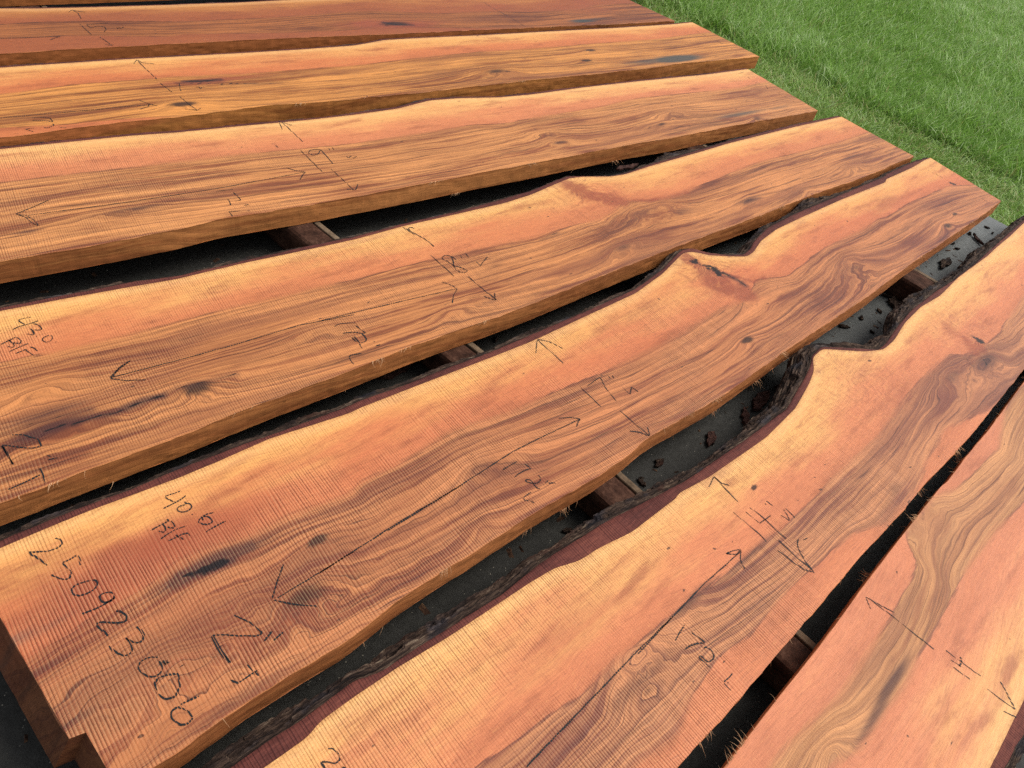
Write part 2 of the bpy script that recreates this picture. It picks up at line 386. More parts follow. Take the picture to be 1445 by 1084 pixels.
def ink_material():
    k = NT('black_crayon')
    sp = k.n('SeparateXYZ'); k.put(sp.inputs[0], k.attr('loc', True)); s_, t_ = sp.outputs[0], sp.outputs[1]
    l, sn = saw_lines(k, k.m_('ADD', s_, k.attr('seed')), t_, .0056)
    n = k.noise(k.comb(k.m_('MULTIPLY', s_, 420.0), k.m_('MULTIPLY', t_, 420.0)), 1, 3)
    e = k.attr('edge')
    al = k.m_('ADD', k.m_('MULTIPLY', l, -1.0), k.m_('MULTIPLY', k.m_('SUBTRACT', n, .5), 1.1))
    al = k.m_('ADD', al, k.m_('ADD', k.m_('MULTIPLY', e, .72), .06))
    al = k.sm(al, .02, .34)
    k.put(k.b.inputs['Alpha'], k.m_('MULTIPLY', al, .92))
    return k.fin((.008, .015, .019), .6, .2)
MAT_INK = ink_material()
MAT_FIBRE = simple_noise_mat('torn_wood_fibre', [(.3, (.50, .26, .13)), (.6, (.74, .45, .25))], (40, 40, 40), .7, .2, .0)

def fit_dir(front):
    w_ = at(front); c = w_.mean(0); u, s, vt = np.linalg.svd(w_ - c)
    d = vt[0]; d = d if d[0] > 0 else -d
    return d

LEN = 3.88
def ribbon(strokes, slab, width, z):
    """crayon strokes as thin flat ribbons lying on the sawn face"""
    V = []; Fc = []; L = []; E = []
    for st in strokes:
        q = slab.local(at(st)) if not isinstance(st, tuple) else st[1]
        if len(q) > 2:                                      # soften the corners of the handwriting
            d = np.r_[0, np.cumsum(np.hypot(*np.diff(q, axis=0).T))]
        else:
            d = np.r_[0, np.hypot(*(q[1] - q[0]))]
        n = max(3, int(d[-1] / .0022))
        if d[-1] < 1e-4: continue
        x = np.linspace(0, d[-1], n)
        qs = np.column_stack([np.interp(x, d, q[:, i]) for i in (0, 1)])
        if n > 8 and len(q) > 2:
            qs = np.column_stack([gsmooth(qs[:, i], 1.2) for i in (0, 1)])
        qs = qs + np.column_stack([vnoise(x * 60, x * 0 + len(V), 3), vnoise(x * 60, x * 0 + len(V), 5)]) * .0006
        tg = np.gradient(qs, axis=0); tg /= np.linalg.norm(tg, axis=1)[:, None] + 1e-9
        nr = np.column_stack([-tg[:, 1], tg[:, 0]])
        hw = width * .44 * (1 + .35 * vnoise(x * 70, x * 0 + len(V) * .37, 8)) * np.clip(np.minimum(x, d[-1] - x) / .002 + .35, .35, 1)
        b = len(V)
        for off in (-1, 0, 1):
            pass
        P = np.stack([qs - nr * hw[:, None], qs, qs + nr * hw[:, None]], 1)
        for i in range(n):
            for j in range(3):
                V.append((P[i, j, 0], P[i, j, 1], z)); L.append((P[i, j, 0], P[i, j, 1], 0)); E.append(1.0 if j == 1 else 0.25)
        for i in range(n - 1):
            for j in range(2):
                a = b + i * 3 + j; Fc.append((a, a + 3, a + 4, a + 1))
    return V, Fc, np.array(L), np.array(E)

class Slab:
    def __init__(s, name_label, back, front, live='back', endR=None, left_in=None, axis=None, length=LEN, z0=TOP, **kw):
        s.kw = kw; s.live = live
        d = fit_dir(front) if axis is None else axis
        s.d = d; s.n = np.array([d[1], -d[0]])              # n runs from the back edge to the front edge
        bw = at(back) if isinstance(back, np.ndarray) else at(Z(back))
        fw = at(front)
        s.O = fw[np.argmax(fw @ d)]                         # the far front corner
        s.bl = s.local(bw); s.fl = s.local(fw)
        s.ds = .004
        s.root = empty('wood_board', (s.O[0], s.O[1], z0)); s.root.rotation_euler[2] = math.atan2(d[1], d[0])
        tag(s.root, name_label, 'board', 'live edge boards laid out on the supports', 'thing')
        s.sR = (s.bl[:, 0].max(), s.fl[:, 0].max())
        if endR is not None:
            e = s.local(at(Z(endR))); s.sR = (e[0, 0], e[1, 0])
        if left_in is None: left_in = (-length, -length)
        s.sL = left_in
        s.ax = np.arange(-length - .3, .6, s.ds)
        s.B = s.curve(s.bl, .010); s.F = s.curve(s.fl, kw.get('fsm', .03))
    # slab axes: local x along the board, local y towards the BACK edge (so that x,y,z stays right-handed)
    def local(s, wpts):
        q = np.atleast_2d(wpts) - s.O
        return np.column_stack([q @ s.d, q @ s.n])
    def curve(s, pts, sig):
        o = np.argsort(pts[:, 0]); p = pts[o]
        y = np.interp(s.ax, p[:, 0], p[:, 1])
        return gsmooth(y, sig / s.ds)
    def ev(s, c, x): return np.interp(x, s.ax, c)
    def c_of(s, txt, sig=.015): return s.curve(s.local(at(Z(txt))), sig)

    def build(s, mat, sap=None, sap2=None, knots=(), blues=(), cracks=(), stains=(), reds=(), notch=None, seed=0, sawk=1.0):
        NU = int(LEN / .0065); vs_ = np.linspace(0, 1, 84)
        u = np.linspace(0, 1, NU)
        U, V = np.meshgrid(u, vs_, indexing='ij')
        sLv = s.sL[0] + (s.sL[1] - s.sL[0]) * V
        if notch is not None: sLv = sLv + np.where(V > notch[0], notch[1], 0)
        sRv = s.sR[0] + (s.sR[1] - s.sR[0]) * V
        sRv = sRv + .0025 * fbm(V * 9, V * 0 + seed, seed, 3)                # chainsawn end is not ruler straight
        ss = sLv + (sRv - sLv) * U
        tb = s.ev(s.B, ss); tf = s.ev(s.F, ss) + .0012 * fbm(ss * 40, ss * 0, seed + 2, 3)
        tt = tb + (tf - tb) * V
        z = np.zeros_like(ss)
        A = s.fields(ss, tt, sap, sap2, knots, blues, cracks, stains, reds, seed)
        A['sawk'] = np.full(ss.shape, sawk) if np.isscalar(sawk) else sawk(ss, tt)
        A['side'] = np.zeros_like(ss)
        verts = [np.stack([ss, -tt, z], -1).reshape(-1, 3)]
        at_ = {k: [v.ravel()] for k, v in A.items()}
        loc = [np.stack([ss, tt, z], -1).reshape(-1, 3)]
        faces = [gridfaces(NU, len(vs_), 0, True)]
        off = NU * len(vs_)
        def skirt(idx, flip, outward, rows=9):
            nonlocal off
            zz = np.linspace(0, 1, rows)
            pos = verts[0][idx]; lc = loc[0][idx]; m = len(idx)
            zc = np.concatenate([[0, .018], np.linspace(.06, 1, rows - 2)])
            Pv = np.repeat(pos[:, None, :], rows, 1); Lv = np.repeat(lc[:, None, :], rows, 1)
            dep = zc * THICK; endg = 2.0 if outward[0] else 1.0
            Pv[:, :, 2] = -dep[None]
            out = .0022 * fbm(np.repeat(lc[:, :1] * 22 + lc[:, 1:2] * 22, rows, 1), np.repeat(zc[None] * 3, m, 0), seed + 4, 3)
            out[:, 0] = 0; out[:, 1] += .0006
            sh_ = s.kw.get('slant', 0) * np.clip(1 - (lc[:, :1] - (s.sL[0] + (s.sL[1] - s.sL[0]) * np.clip(lc[:, 1:2] / .01 * 0 + s.frac(lc), 0, 1))) / .12, 0, 1) * zc[None]
            Pv[:, :, 0] -= sh_
            Pv[:, :, 0] += outward[0] * out; Pv[:, :, 1] -= outward[1] * out
            verts.append(Pv.reshape(-1, 3))
            Lv[:, :, 0] += outward[0] * dep; Lv[:, :, 1] += outward[1] * dep; loc.append(Lv.reshape(-1, 3))
            for k in at_:
                base = at_[k][0][idx]; R = np.repeat(base[:, None], rows, 1)
                if k == 'r':
                    R = R + dep[None] * kw_side * (1 + .4 * vnoise(np.repeat(lc[:, :1] * 3, rows, 1), R * 0, seed + 6)) 
                    R = R + .010 * fbm(np.repeat(lc[:, :1] * 4, rows, 1), np.repeat(dep[None] * 30, m, 0), seed + 9)
                elif k == 'hd': R = np.maximum(R, -.5) + dep[None] * .6
                elif k == 'side': R = np.ones_like(R) * endg
                elif k == 'cr': R = R + dep[None] * .2
                elif k == 'be': R = np.maximum(R, .01)
                at_[k].append(R.ravel())
            faces.append(gridfaces(m, rows, off, flip)); off += m * rows
        kw_side = .8
        I = np.arange(off).reshape(NU, len(vs_))
        skirt(I[:, -1], True, (0, 1)); skirt(I[:, 0], False, (0, -1))
        skirt(I[0, :], True, (-1, 0)); skirt(I[-1, :], False, (1, 0))
        # underside
        q = [I[0, 0], I[-1, 0], I[-1, -1], I[0, -1]]
        und = np.concatenate([I[:, 0][::8], I[:, -1][::8]])
        m = len(I[:, 0][::8]); Pb = verts[0][und].copy(); Pb[:, 2] = -THICK + .0005
        verts.append(Pb); loc.append(loc[0][und])
        for k in at_: at_[k].append(at_[k][0][und] if k != 'side' else np.ones(len(und)))
        faces.append(np.array([(off + i, off + i + 1, off + m + i + 1, off + m + i) for i in range(m - 1)])); off += len(und)
        at_ = {k: np.concatenate(v) for k, v in at_.items()}; at_['loc'] = np.concatenate(loc)
        s.plank = mesh_obj('plank', np.concatenate(verts), np.concatenate(faces), mat, s.root, at_, smooth=False)
        # smooth the broad face only; cut arrises stay crisp
        return s

    def frac(s, lc):
        b = s.ev(s.B, lc[:, 0]); f = s.ev(s.F, lc[:, 0]); return ((lc[:, 1] - b) / (f - b))[:, None]

    def fields(s, ss, tt, sap, sap2, knots, blues, cracks, stains, reds, seed):
        B = s.ev(s.B, ss); Fv = s.ev(s.F, ss)
        be = (tt - B) if s.live == 'back' else (Fv - tt)
        if sap is None: Sv = B + .1; hd = np.full(ss.shape, .2)
        else:
            Sv = s.ev(sap, ss); hd = tt - Sv
        if sap2 is not None:
            hd = np.minimum(hd, s.ev(sap2, ss) - tt)
        Sm = gsmooth(s.ev(sap, s.ax) if sap is not None else s.B + .1, .25 / s.ds); Sm = s.ev(Sm, ss)
        wg = np.exp(-np.maximum(tt - Sv, 0) / .07)
        r = tt - (wg * Sv + (1 - wg) * Sm)
        if sap2 is not None:
            S2 = s.ev(sap2, ss); w2 = np.exp(-np.abs(tt - S2) / .05) * .7
            r = r - w2 * (S2 - gsmooth(sap2, .25 / s.ds)[np.clip(((ss - s.ax[0]) / s.ds).astype(int), 0, len(s.ax) - 1)])
        r = r + .016 * fbm(ss * 1.7, tt * 9, seed + 11, 3) + .0055 * fbm(ss * 6.5, tt * 32, seed + 13, 3)
        r = r + .0016 * fbm(ss * 26, tt * 90, seed + 15, 2)
        kn = np.zeros_like(ss); st = np.zeros_like(ss); bl = np.zeros_like(ss); rd = np.zeros_like(ss); cr = np.full(ss.shape, .05)
        for (px, a, b, Aa, dk) in knots:
            c = s.local(at([px]))[0]
            wx = .010 * fbm(ss * 14, tt * 22, seed + 21, 3)
            q = ((ss - c[0] + wx) / a) ** 2 + ((tt - c[1] + wx * .7) / b) ** 2
            e = np.exp(-q)
            r = r + Aa * np.exp(-np.sqrt(q + .05) * 1.15) * 1.4 + .012 * (Aa / .06) * np.exp(-q * .45) * fbm(ss * 22, tt * 34, seed + 23, 3)
            kn = np.maximum(kn, dk * np.exp(-q * 3.2))
        for (px, a, b, k) in blues:
            c = s.local(at([px]))[0]; bl = np.maximum(bl, k * np.exp(-(((ss - c[0]) / a) ** 2 + ((tt - c[1]) / b) ** 2)))
        for (px, a, b, k) in stains:
            c = s.local(at([px]))[0]; st = np.maximum(st, k * np.exp(-(((ss - c[0]) / a) ** 2 + ((tt - c[1]) / b) ** 2)))
        for (px, a, b, k) in reds:
            c = s.local(at([px]))[0]; wv = fbm(ss * 8, tt * 13, seed + 59, 4); rd = np.maximum(rd, k * np.exp(-(((ss - c[0] + .06 * wv) / a) ** 2 + ((tt - c[1] + .03 * wv) / b) ** 2)) * (1 + .5 * wv))
        fa = np.zeros_like(ss); fd = np.zeros_like(ss); fm = np.zeros_like(ss)
        for (px, rad, k) in s.kw.get('fans', ()):
            c = s.local(at([px]))[0]; d = np.hypot(ss - c[0], tt - c[1]); m = k * np.exp(-(d / rad) ** 2)
            a_ = np.arctan2(tt - c[1], ss - c[0]) + .8 * fbm(ss * 9, tt * 9, seed + 51, 3)
            up = m > fm; fa = np.where(up, a_, fa); fd = np.where(up, d, fd); fm = np.maximum(fm, m)
        for txt, wd, k in s.kw.get('redlines', ()):
            d = polydist(ss + .02 * fbm(ss * 12, tt * 12, seed + 53, 3), tt + .014 * fbm(ss * 12, tt * 14, seed + 55, 3), s.local(at(Z(txt))))
            rd = np.maximum(rd, k * np.exp(-(d / wd) ** 2) * (.85 + .5 * fbm(ss * 20, tt * 40, seed + 57, 3)))
        for txt, wd, halo in cracks:
            pl = s.local(at(Z(txt))); d, u_ = polydist(ss, tt, pl, True); big = wd > 1.4
            wv = wd * ((.18 + 1.05 * np.sin(np.pi * u_) ** .8) * (1 + .9 * fbm(ss * 30, tt * 60, seed + 61, 3)) if big else 1.0)
            cr = np.minimum(cr, d / np.maximum(wv, .15))
            if halo: st = np.maximum(st, halo * np.exp(-(d / .016) ** 2))
        return dict(r=r, hd=hd, be=be, st=st, bl=bl, kn=kn, rd=rd, cr=cr, fa=fa, fd=fd, fm=fm * (hd < .03))

    def edge(s, inner=None, inner_w=.012, bark_w=.02, seed=0, bump=1.0, sLmin=None):
        """the live edge: flat sawn inner bark beside the wood, then rough bark falling to the underside"""
        sg = -1 if s.live == 'back' else 1
        x0 = s.sL[0 if s.live == 'back' else 1]; x1 = s.sR[0 if s.live == 'back' else 1]
        x = np.arange(x0 + .001, x1 - .0015, .004)
        base = s.ev(s.B if s.live == 'back' else s.F, x)
        if inner is not None: c2 = s.ev(s.c_of(inner, .008), x)
        else: c2 = base + sg * inner_w * (1 + .35 * fbm(x * 7, x * 0, seed + 1))
        c2 = np.where(sg * (c2 - base) < .0035, base + sg * .0035, c2) + sg * .0012 * fbm(x * 45, x * 0, seed + 30, 3)
        dirv = np.gradient(gsmooth(c2, 4), .004)
        dirv = np.clip(dirv, -3, 3)
        nx = dirv / np.sqrt(1 + dirv ** 2) * (-sg); ny = sg / np.sqrt(1 + dirv ** 2)
        # inner bark: top from the wood to c2, then a lip down
        rows = []
        for k, (f, dz, o) in enumerate(((0.0, -.0004, -.001), (.33, -.0008, 0), (.66, -.0008, 0), (1.0, -.0012, 0), (1.0, -.012, .003), (1.0, -.03, .001))):
            t_ = base + (c2 - base) * f
            rows.append(np.column_stack([x + nx * o, t_ + ny * o + (0 if f else 0), np.full(len(x), dz) + (.0009 * fbm(x * 60, x * 0 + k, seed + 3) if k in (1, 2, 3) else 0)]))
        R = np.stack(rows, 1)
        vv = R.copy(); vv[:, :, 1] *= -1
        flip = (s.live != 'back')
        mesh_obj('inner_bark', vv.reshape(-1, 3), gridfaces(len(x), R.shape[1], 0, flip), MAT_INNER, s.root, {'loc': R.reshape(-1, 3)})
        # bark
        K = 22; kk = np.linspace(0, 1, K)
        bw = (np.full(len(x), bark_w) if np.isscalar(bark_w) else bark_w(x))
        bw = gsmooth(bw, 6) * (1 + .35 * fbm(x * 5, x * 0, seed + 5, 3))
        X, Kk = np.meshgrid(x, kk, indexing='ij')
        o = bw[:, None] * (1 - (1 - Kk) ** 1.6) + .0005
        zz = -.0035 - (THICK - .004) * Kk ** 1.7
        n1 = fbm(X * 9, Kk * 11 + X * .8, seed + 7, 5, .66); n2 = np.abs(fbm(X * 3.5, Kk * 15, seed + 9, 3))
        amp = bump * (.002 + .10 * bw[:, None]) * np.clip(Kk * 6, .15, 1)
        dsp = amp * (1.6 * n1 - 1.6 * n2 + .4)
        # scales: quantised ledges
        led = np.floor((Kk * 4 + 1.2 * fbm(X * 5, Kk * 2, seed + 12, 3))) ; lv = vnoise(led * 3.7 + np.floor(X * 9 + led * .31) * 1.7, led * 1.3, seed + 14)
        dsp = dsp + amp * .8 * lv + .0016 * vnoise(X * 160, Kk * 40, seed + 17) * np.clip(Kk * 6, 0, 1)
        xx = X + nx[:, None] * (o + dsp * .7); tt = c2[:, None] + ny[:, None] * (o + dsp * .7)
        zz = zz + dsp * .75 * np.clip(Kk * 5, 0, 1)
        zz = np.minimum(zz, -.001)
        loc = np.stack([X, c2[:, None] * 0 + o * sg, zz], -1).reshape(-1, 3)
        mesh_obj('bark', np.stack([xx, -tt, zz], -1).reshape(-1, 3), gridfaces(len(x), K, 0, flip), MAT_BARK, s.root, {'loc': loc}, smooth=False)
        return s

    def write(s, name, strokes, width=.0034, label=None, seed=0):
        st = [Z(x) for x in strokes]; lw = [s.local(at(q)) for q in st]
        grp = list(range(len(st)))
        def far(a, b):
            da = np.vstack([a[:1] + (a[-1:] - a[:1]) * f for f in np.linspace(0, 1, 9)] + [a]); db = np.vstack([b[:1] + (b[-1:] - b[:1]) * f for f in np.linspace(0, 1, 9)] + [b])
            return np.min(np.hypot(da[:, None, 0] - db[None, :, 0], da[:, None, 1] - db[None, :, 1]))
        for i in range(len(st)):
            for j in range(i):
                if grp[i] != grp[j] and far(lw[i], lw[j]) < (.003 if name == 'tally_dash' else .022):
                    o_ = grp[i]; n_ = grp[j]; grp = [n_ if g_ == o_ else g_ for g_ in grp]
        for g_ in sorted(set(grp)):
            V, Fc, L, E = ribbon([st[i] for i in range(len(st)) if grp[i] == g_], s, width, .0007)
            if not V: continue
            V = np.array(V); V[:, 1] *= -1
            mesh_obj(name, V, Fc, MAT_INK, s.root, {'loc': L, 'edge': E, 'seed': np.full(len(V), seed * 3.1)}, smooth=False)

    def fibres(s, n, seed=0, edge='front', lo=.006, hi=.03, rng_s=None, down=.6):
        """torn fibres hanging from the sawn edge"""
        rg = np.random.default_rng(seed + 90); V = []; Fc = []
        c = s.F if edge == 'front' else s.B; sg = 1 if edge == 'front' else -1
        a, b = rng_s if rng_s else (max(s.sL) + .05, min(s.sR) - .05)
        ncl = max(3, n // 12); cen = rg.uniform(a, b, ncl); side = rg.random(ncl) < .45; cl = rg.normal(-.6, .7, ncl)
        for i in range(n):
            j = rg.integers(ncl); lone = rg.random() < .12
            x = rg.uniform(a, b) if lone else cen[j] + rg.normal(0, .012)
            x = min(max(x, a), b); low = (rg.random() < .6) if lone else side[j]
            t = float(s.ev(c, x)) + sg * (-.001 if not low else .001); zt = .0003 if not low else -THICK + .002
            L = rg.uniform(lo, hi) * (1 if rg.random() < .92 else 1.6); w_ = rg.uniform(.0004, .0010)
            lean = cl[j] + rg.normal(0, .35); dn = rg.uniform(.05, 1.0) * down
            p = np.array([x, t, zt]); v = np.array([lean, sg * 1.0, .15 if not low else -dn * .4]); v /= np.linalg.norm(v)
            b0 = len(V); m = 6; bend = rg.normal(0, .12)
            for q_ in range(m):
                ww = w_ * (1 - q_ / (m - 1) * .85)
                V += [(p[0] - ww, -p[1], p[2]), (p[0] + ww, -p[1], p[2]), (p[0], -p[1], p[2] + ww * 1.5)]
                p = p + v * L / m; v = v + np.array([bend + rg.normal(0, .10), 0, -dn * .30]); v /= np.linalg.norm(v)
            for q_ in range(m - 1):
                q = b0 + q_ * 3
                Fc += [(q, q + 1, q + 4, q + 3), (q + 1, q + 2, q + 5, q + 4), (q + 2, q, q + 3, q + 5)]
        o = mesh_obj('torn_fibres', V, Fc, MAT_FIBRE, s.root); o['kind'] = 'stuff'
        return s

# palette (linear base colours)
YEL = (.66, .36, .125); PNK = (.56, .235, .105)

# --- slab 0: only its brown sawn edge shows at the top of the frame
sl0f = at(np.array([(0, 9.5), (230, 1.0)]), TOP - THICK)
_d0 = (sl0f[1] - sl0f[0]) / np.linalg.norm(sl0f[1] - sl0f[0])

def px_of(w, z=TOP):
    P = np.array([w[0], w[1], z]) - np.array([0, 0, CAMZ])
    return (SW / 2 + FPX * (P @ RGT) / (P @ FWD), SH / 2 - FPX * (P @ UPV) / (P @ FWD))

# --- slab 1
F1 = Z('a 0,440 600,400 1100,375 1445,355 b 0,355 500,330 1445,288 c 500,270 1000,245 1445,228 d 0,225 700,195 1175,172')
B1 = Z('a 0,70 300,70 750,60 1445,40 b 0,38 500,22 830,5 P 520,-5 700,-13 842,-21')
s1 = Slab('reddest board, marked 15, farthest fully seen, dark red knot beside its near sawn edge', B1, F1, endR='P 842,-21 953,30')
m1 = wood_material('red_slab_wood', 1, (.50, .195, .050), (.34, .095, .032), (.32, .105, .030), (.18, .050, .017), (.042, .010, .008), .25)
s1.build(m1, s1.c_of('a 0,200 400,178 750,172 1445,178 b 0,178 600,155 1000,130 1445,95 c 150,90 700,112 1100,95 1445,100 d 400,75 530,40 800,30'),
         s1.c_of('a 0,318 600,290 1445,280 b 0,300 800,270 1445,245 c 0,240 700,225 P 760,41 960,34'),
         knots=[((557, 33.7), .16, .055, .05, .9)], blues=[((822, 29.5), .10, .022, 1.0), ((838, 27), .16, .02, .5)],
         cracks=[('c 1060,20 1110,55 1250,130 1390,215', .8, .4), ('c 240,185 330,200 480,205', 1.6, .9), ('a 0,200 400,178 750,172 1445,178 b 600,155 1000,130', .55, .3)],
         reds=[((557, 33.7), .26, .06, 1.1), ((690, 8), .2, .06, .7), ((830, 10), .3, .12, .6)], seed=1, sawk=.5)
s1.edge(inner_w=.010, bark_w=.022, seed=1)
s1.fibres(40, 1)
s1.write('width_mark', ['a 560,100 588,82 640,110 663,158', 'a 588,82 640,95 700,100', 'a 652,198 745,283', 'a 705,203 740,230', 'a 705,203 780,198 835,192 885,190',
    'a 740,228 800,215 850,220 868,240 850,262', 'a 948,222 962,238 975,225 985,236 1010,220', 'a 815,303 915,372', 'a 858,363 915,374 925,365'], .0042, seed=1)
s1.write('length_arrow', ['a 0,315 250,308 490,300', 'a 490,300 450,311 405,328'], .0038, seed=1)

# --- slab 0
_back = [px_of(s1.O + s1.d * x + s1.n * (-.43)) for x in (-4, -3)]
f0 = np.array([px_of(p) for p in (sl0f[0] - _d0 * .4, sl0f[0], sl0f[1], sl0f[1] + _d0 * 3.2)])
b0 = np.array([px_of(p + np.array([-_d0[1], _d0[0]]) * .40) for p in (sl0f[0] - _d0 * .4, sl0f[0], sl0f[1], sl0f[1] + _d0 * 3.2)])
s0 = Slab('board mostly cut off at the top left corner, only its brown sawn edge in view', b0, f0)
s0.build(m1, s0.curve(s0.bl + [0, .12], .02), seed=9, sawk=.4)
s0.edge(inner_w=.012, bark_w=.02, seed=10)

# --- slab 2
F2 = Z('e 0,622 500,555 1000,490 1355,462 f 300,425 700,370 1000,355 1355,325 g 0,318 250,300 500,275 1000,218 1355,180 h 500,130 1000,75 i 0,382 660,325')
B2 = Z('e 0,85 500,50 1000,18 b 0,462 500,435 1000,405 1445,372 c 150,345 240,328 500,312 1000,290 1445,265 d 700,228 1175,197 1310,182')
s2 = Slab('golden board with a blue grey stain at its far end and a dark red streak', B2, F2, endR='d 1310,182 i 660,325')
m2 = wood_material('golden_slab_wood', 2, (.78, .385, .115), (.61, .185, .062), (.55, .225, .055), (.30, .092, .022), (.052, .013, .008), .3)
s2.build(m2, s2.c_of('e 0,290 500,222 1000,180 1355,155 f 500,135 1000,95 1355,70 c 500,475 1000,425 1445,400 d 500,358 1000,320 1445,265 P 1012,46'),
         s2.c_of('e 0,545 500,520 1000,470 P 215,166 300,170 1072,100'),
         knots=[((701, 101), .13, .045, .06, .75), ((259, 147), .10, .035, .05, 1.0), ((716, 101), .03, .012, .01, .9), ((828, 85.6), .06, .02, .025, 1.2), ((833, 71), .07, .024, .03, 1.0)],
         blues=[((955, 83), .17, .034, 1.5), ((925, 86), .26, .032, .7)],
         cracks=[('f 50,190 180,187 330,175', 2.0, .9), ('f 0,205 330,200 600,205', .5, .6), ('f 150,235 300,220 450,207', .8, .3), ('f 100,210 800,205', .4, .5)],
         reds=[((300, 113), .25, .03, .9)], seed=2, sawk=.5)
s2.edge(inner_w=.012, bark_w=.020, seed=2)
s2.fibres(60, 2)
s2.write('width_mark', ['e 1023,58 1045,25 1100,80 1200,175', 'e 1045,25 1090,48 1185,57', 'e 1225,203 1315,272', 'f 17,200 20,235 28,265', 'f 140,235 165,230 180,248 190,232 215,235',
    'f 18,305 90,365 155,412', 'f 60,402 120,405 155,412 185,393'], .0042, seed=2)
s2.write('length_mark', ['e 0,472 400,435 800,400 1140,368', 'e 1065,335 1140,362 1205,377', 'e 1205,377 1140,365 1135,385 1070,405', 'e 245,487 340,492 410,500 380,470 310,465 240,470',
    'e 330,540 360,548 410,528 420,520 395,515', 'e 450,535 475,546 515,545', 'e 190,553 260,577', 'e 193,555 265,547'], .0036, seed=2)
s2.write('tally_dash', ['i 170,125 200,140', 'i 215,150 250,165', 'i 285,183 300,190', 'i 330,205 385,232', 'i 440,262 455,270', 'i 470,272 490,287'], .003, seed=2)

# --- slab 3
F3 = Z('k 0,645 500,560 1000,470 1355,400 l 300,325 700,262 1000,215 1355,150 g 650,950 1000,880 1355,818 h 700,680 1355,565 i 0,945 500,845 1107,738')
B3 = Z('e 0,708 500,655 1000,605 1355,580 f 500,530 1000,485 1355,445 g 330,398 580,335 800,318 1100,312 1355,290 h 400,235 850,185 1355,135 i 570,420')
s3 = Slab('widest board, marked 19, beyond the one marked 43.0', B3, F3, endR='i 570,420 1107,738')
m3 = wood_material('wide_slab_wood', 3, (.82, .43, .145), (.66, .225, .092), (.54, .225, .074), (.30, .092, .033), (.062, .016, .013), .95)
s3.build(m3, s3.c_of('e 0,965 500,905 1000,850 1355,810 f 500,745 1000,700 1355,665 g 500,590 900,520 1150,515 1355,470 h 500,390 800,320 1355,265 i 500,565 P 1088,114'),
         knots=[((774, 189), .13, .04, .055, .3), ((793, 201), .07, .025, .04, .6), ((612, 268), .06, .03, .04, .8), ((934, 175), .07, .02, .03, .7), ((1068, 168), .05, .03, .03, .6), ((170, 297), .12, .02, .03, 0), ((950, 160), .1, .04, .06, .2)],
         blues=[((1045, 161), .22, .022, .75), ((1100, 152), .14, .018, .5)],
         cracks=[('g 0,970 500,910 850,860 1100,770 1300,680', .5, .25), ('h 0,670 160,640 300,660', .5, .3), ('h 1100,455 1270,495', .8, .4), ('f 740,672 770,692', 1.1, .5)],
         stains=[((774, 192), .08, .02, .5), ((790, 201), .05, .014, .8), ((934, 176), .05, .012, .8), ((1068, 166), .04, .02, .7), ((612, 268), .05, .02, .7), ((200, 293), .10, .012, .8), ((40, 327), .05, .010, .8), ((300, 280), .12, .012, .6), ((560, 262), .2, .012, .6)], seed=3,
         sawk=lambda a, b: sstep(-2.2, -3.1, a) * .9 + .25)
s3.edge(inner_w=.013, bark_w=lambda x: .022 + .012 * np.exp(-((x + 2.0) / .3) ** 2), seed=3)
s3.fibres(70, 3)
s3.write('width_mark', ['f 780,500 805,560', 'f 770,492 800,500 840,515 882,528', 'f 800,500 965,655', 'f 945,718 1110,882', 'f 1095,712 1050,710 1010,720 1005,740 1040,757 1080,745 1098,712 1130,750 1195,822',
    'f 1160,700 1170,717', 'f 1185,695 1200,714', 'B 105,598 115,606 122,596 130,606 145,598', 'f 1178,860 1350,1020', 'B 105,725 140,728 150,705'], .0040, seed=3)
s3.write('length_mark', ['A 1170,658 830,722 500,772 100,825 60,820', 'A 1095,643 1130,653 1170,658', 'A 1170,658 1158,668 1148,688', 'A 60,820 110,800 190,765', 'A 68,822 100,832 118,850 148,865', 'A 100,825 125,838 148,862',
    'l 295,110 425,95', 'l 428,118 465,150', 'l 465,150 490,178 440,185', 'l 380,165 400,185 410,218', 'l 510,215 540,222', 'l 520,208 560,216', 'l 395,262 425,302', 'l 393,265 485,258'], .0036, seed=3)
s3.write('tally_dash', ['i 570,480 590,500', 'i 605,515 640,525', 'i 640,515 660,535', 'i 705,545 725,575', 'i 765,575 775,580', 'i 805,605 820,615', 'i 850,630 880,645', 'i 915,665 930,675', 'i 500,455 540,445'], .003, seed=3)

# --- slab 4
F4 = Z('q 0,870 500,680 1000,490 1355,365 r 500,700 800,590 1355,385 s 500,455 1000,290 1355,160 t 500,225 1000,30 o 0,710 430,550 700,440 1000,330 1355,205 j 0,590 300,465 512,382')
B4 = Z('k 0,1025 500,930 1000,840 1355,780 l 500,660 1000,555 1355,478 m 400,640 800,550 1150,470 1355,405 n 130,348 290,280 400,268 600,268 720,250 900,190 1355,60 i 400,995 900,870 1285,785')
s4 = Slab('board marked 43.0 with a long black crack along its near half', B4, F4, endR='i 1285,785 j 512,382', fans=[((812, 262), .16, .9)],
          redlines=[('n 300,330 420,400 560,440 680,440', .042, 1.35), ('n 560,440 900,450 1200,380', .018, .8)])
m4 = wood_material('dark_streaked_slab_wood', 4, (.82, .415, .128), (.64, .208, .080), (.51, .200, .067), (.27, .080, .031), (.056, .014, .014), 1.1)
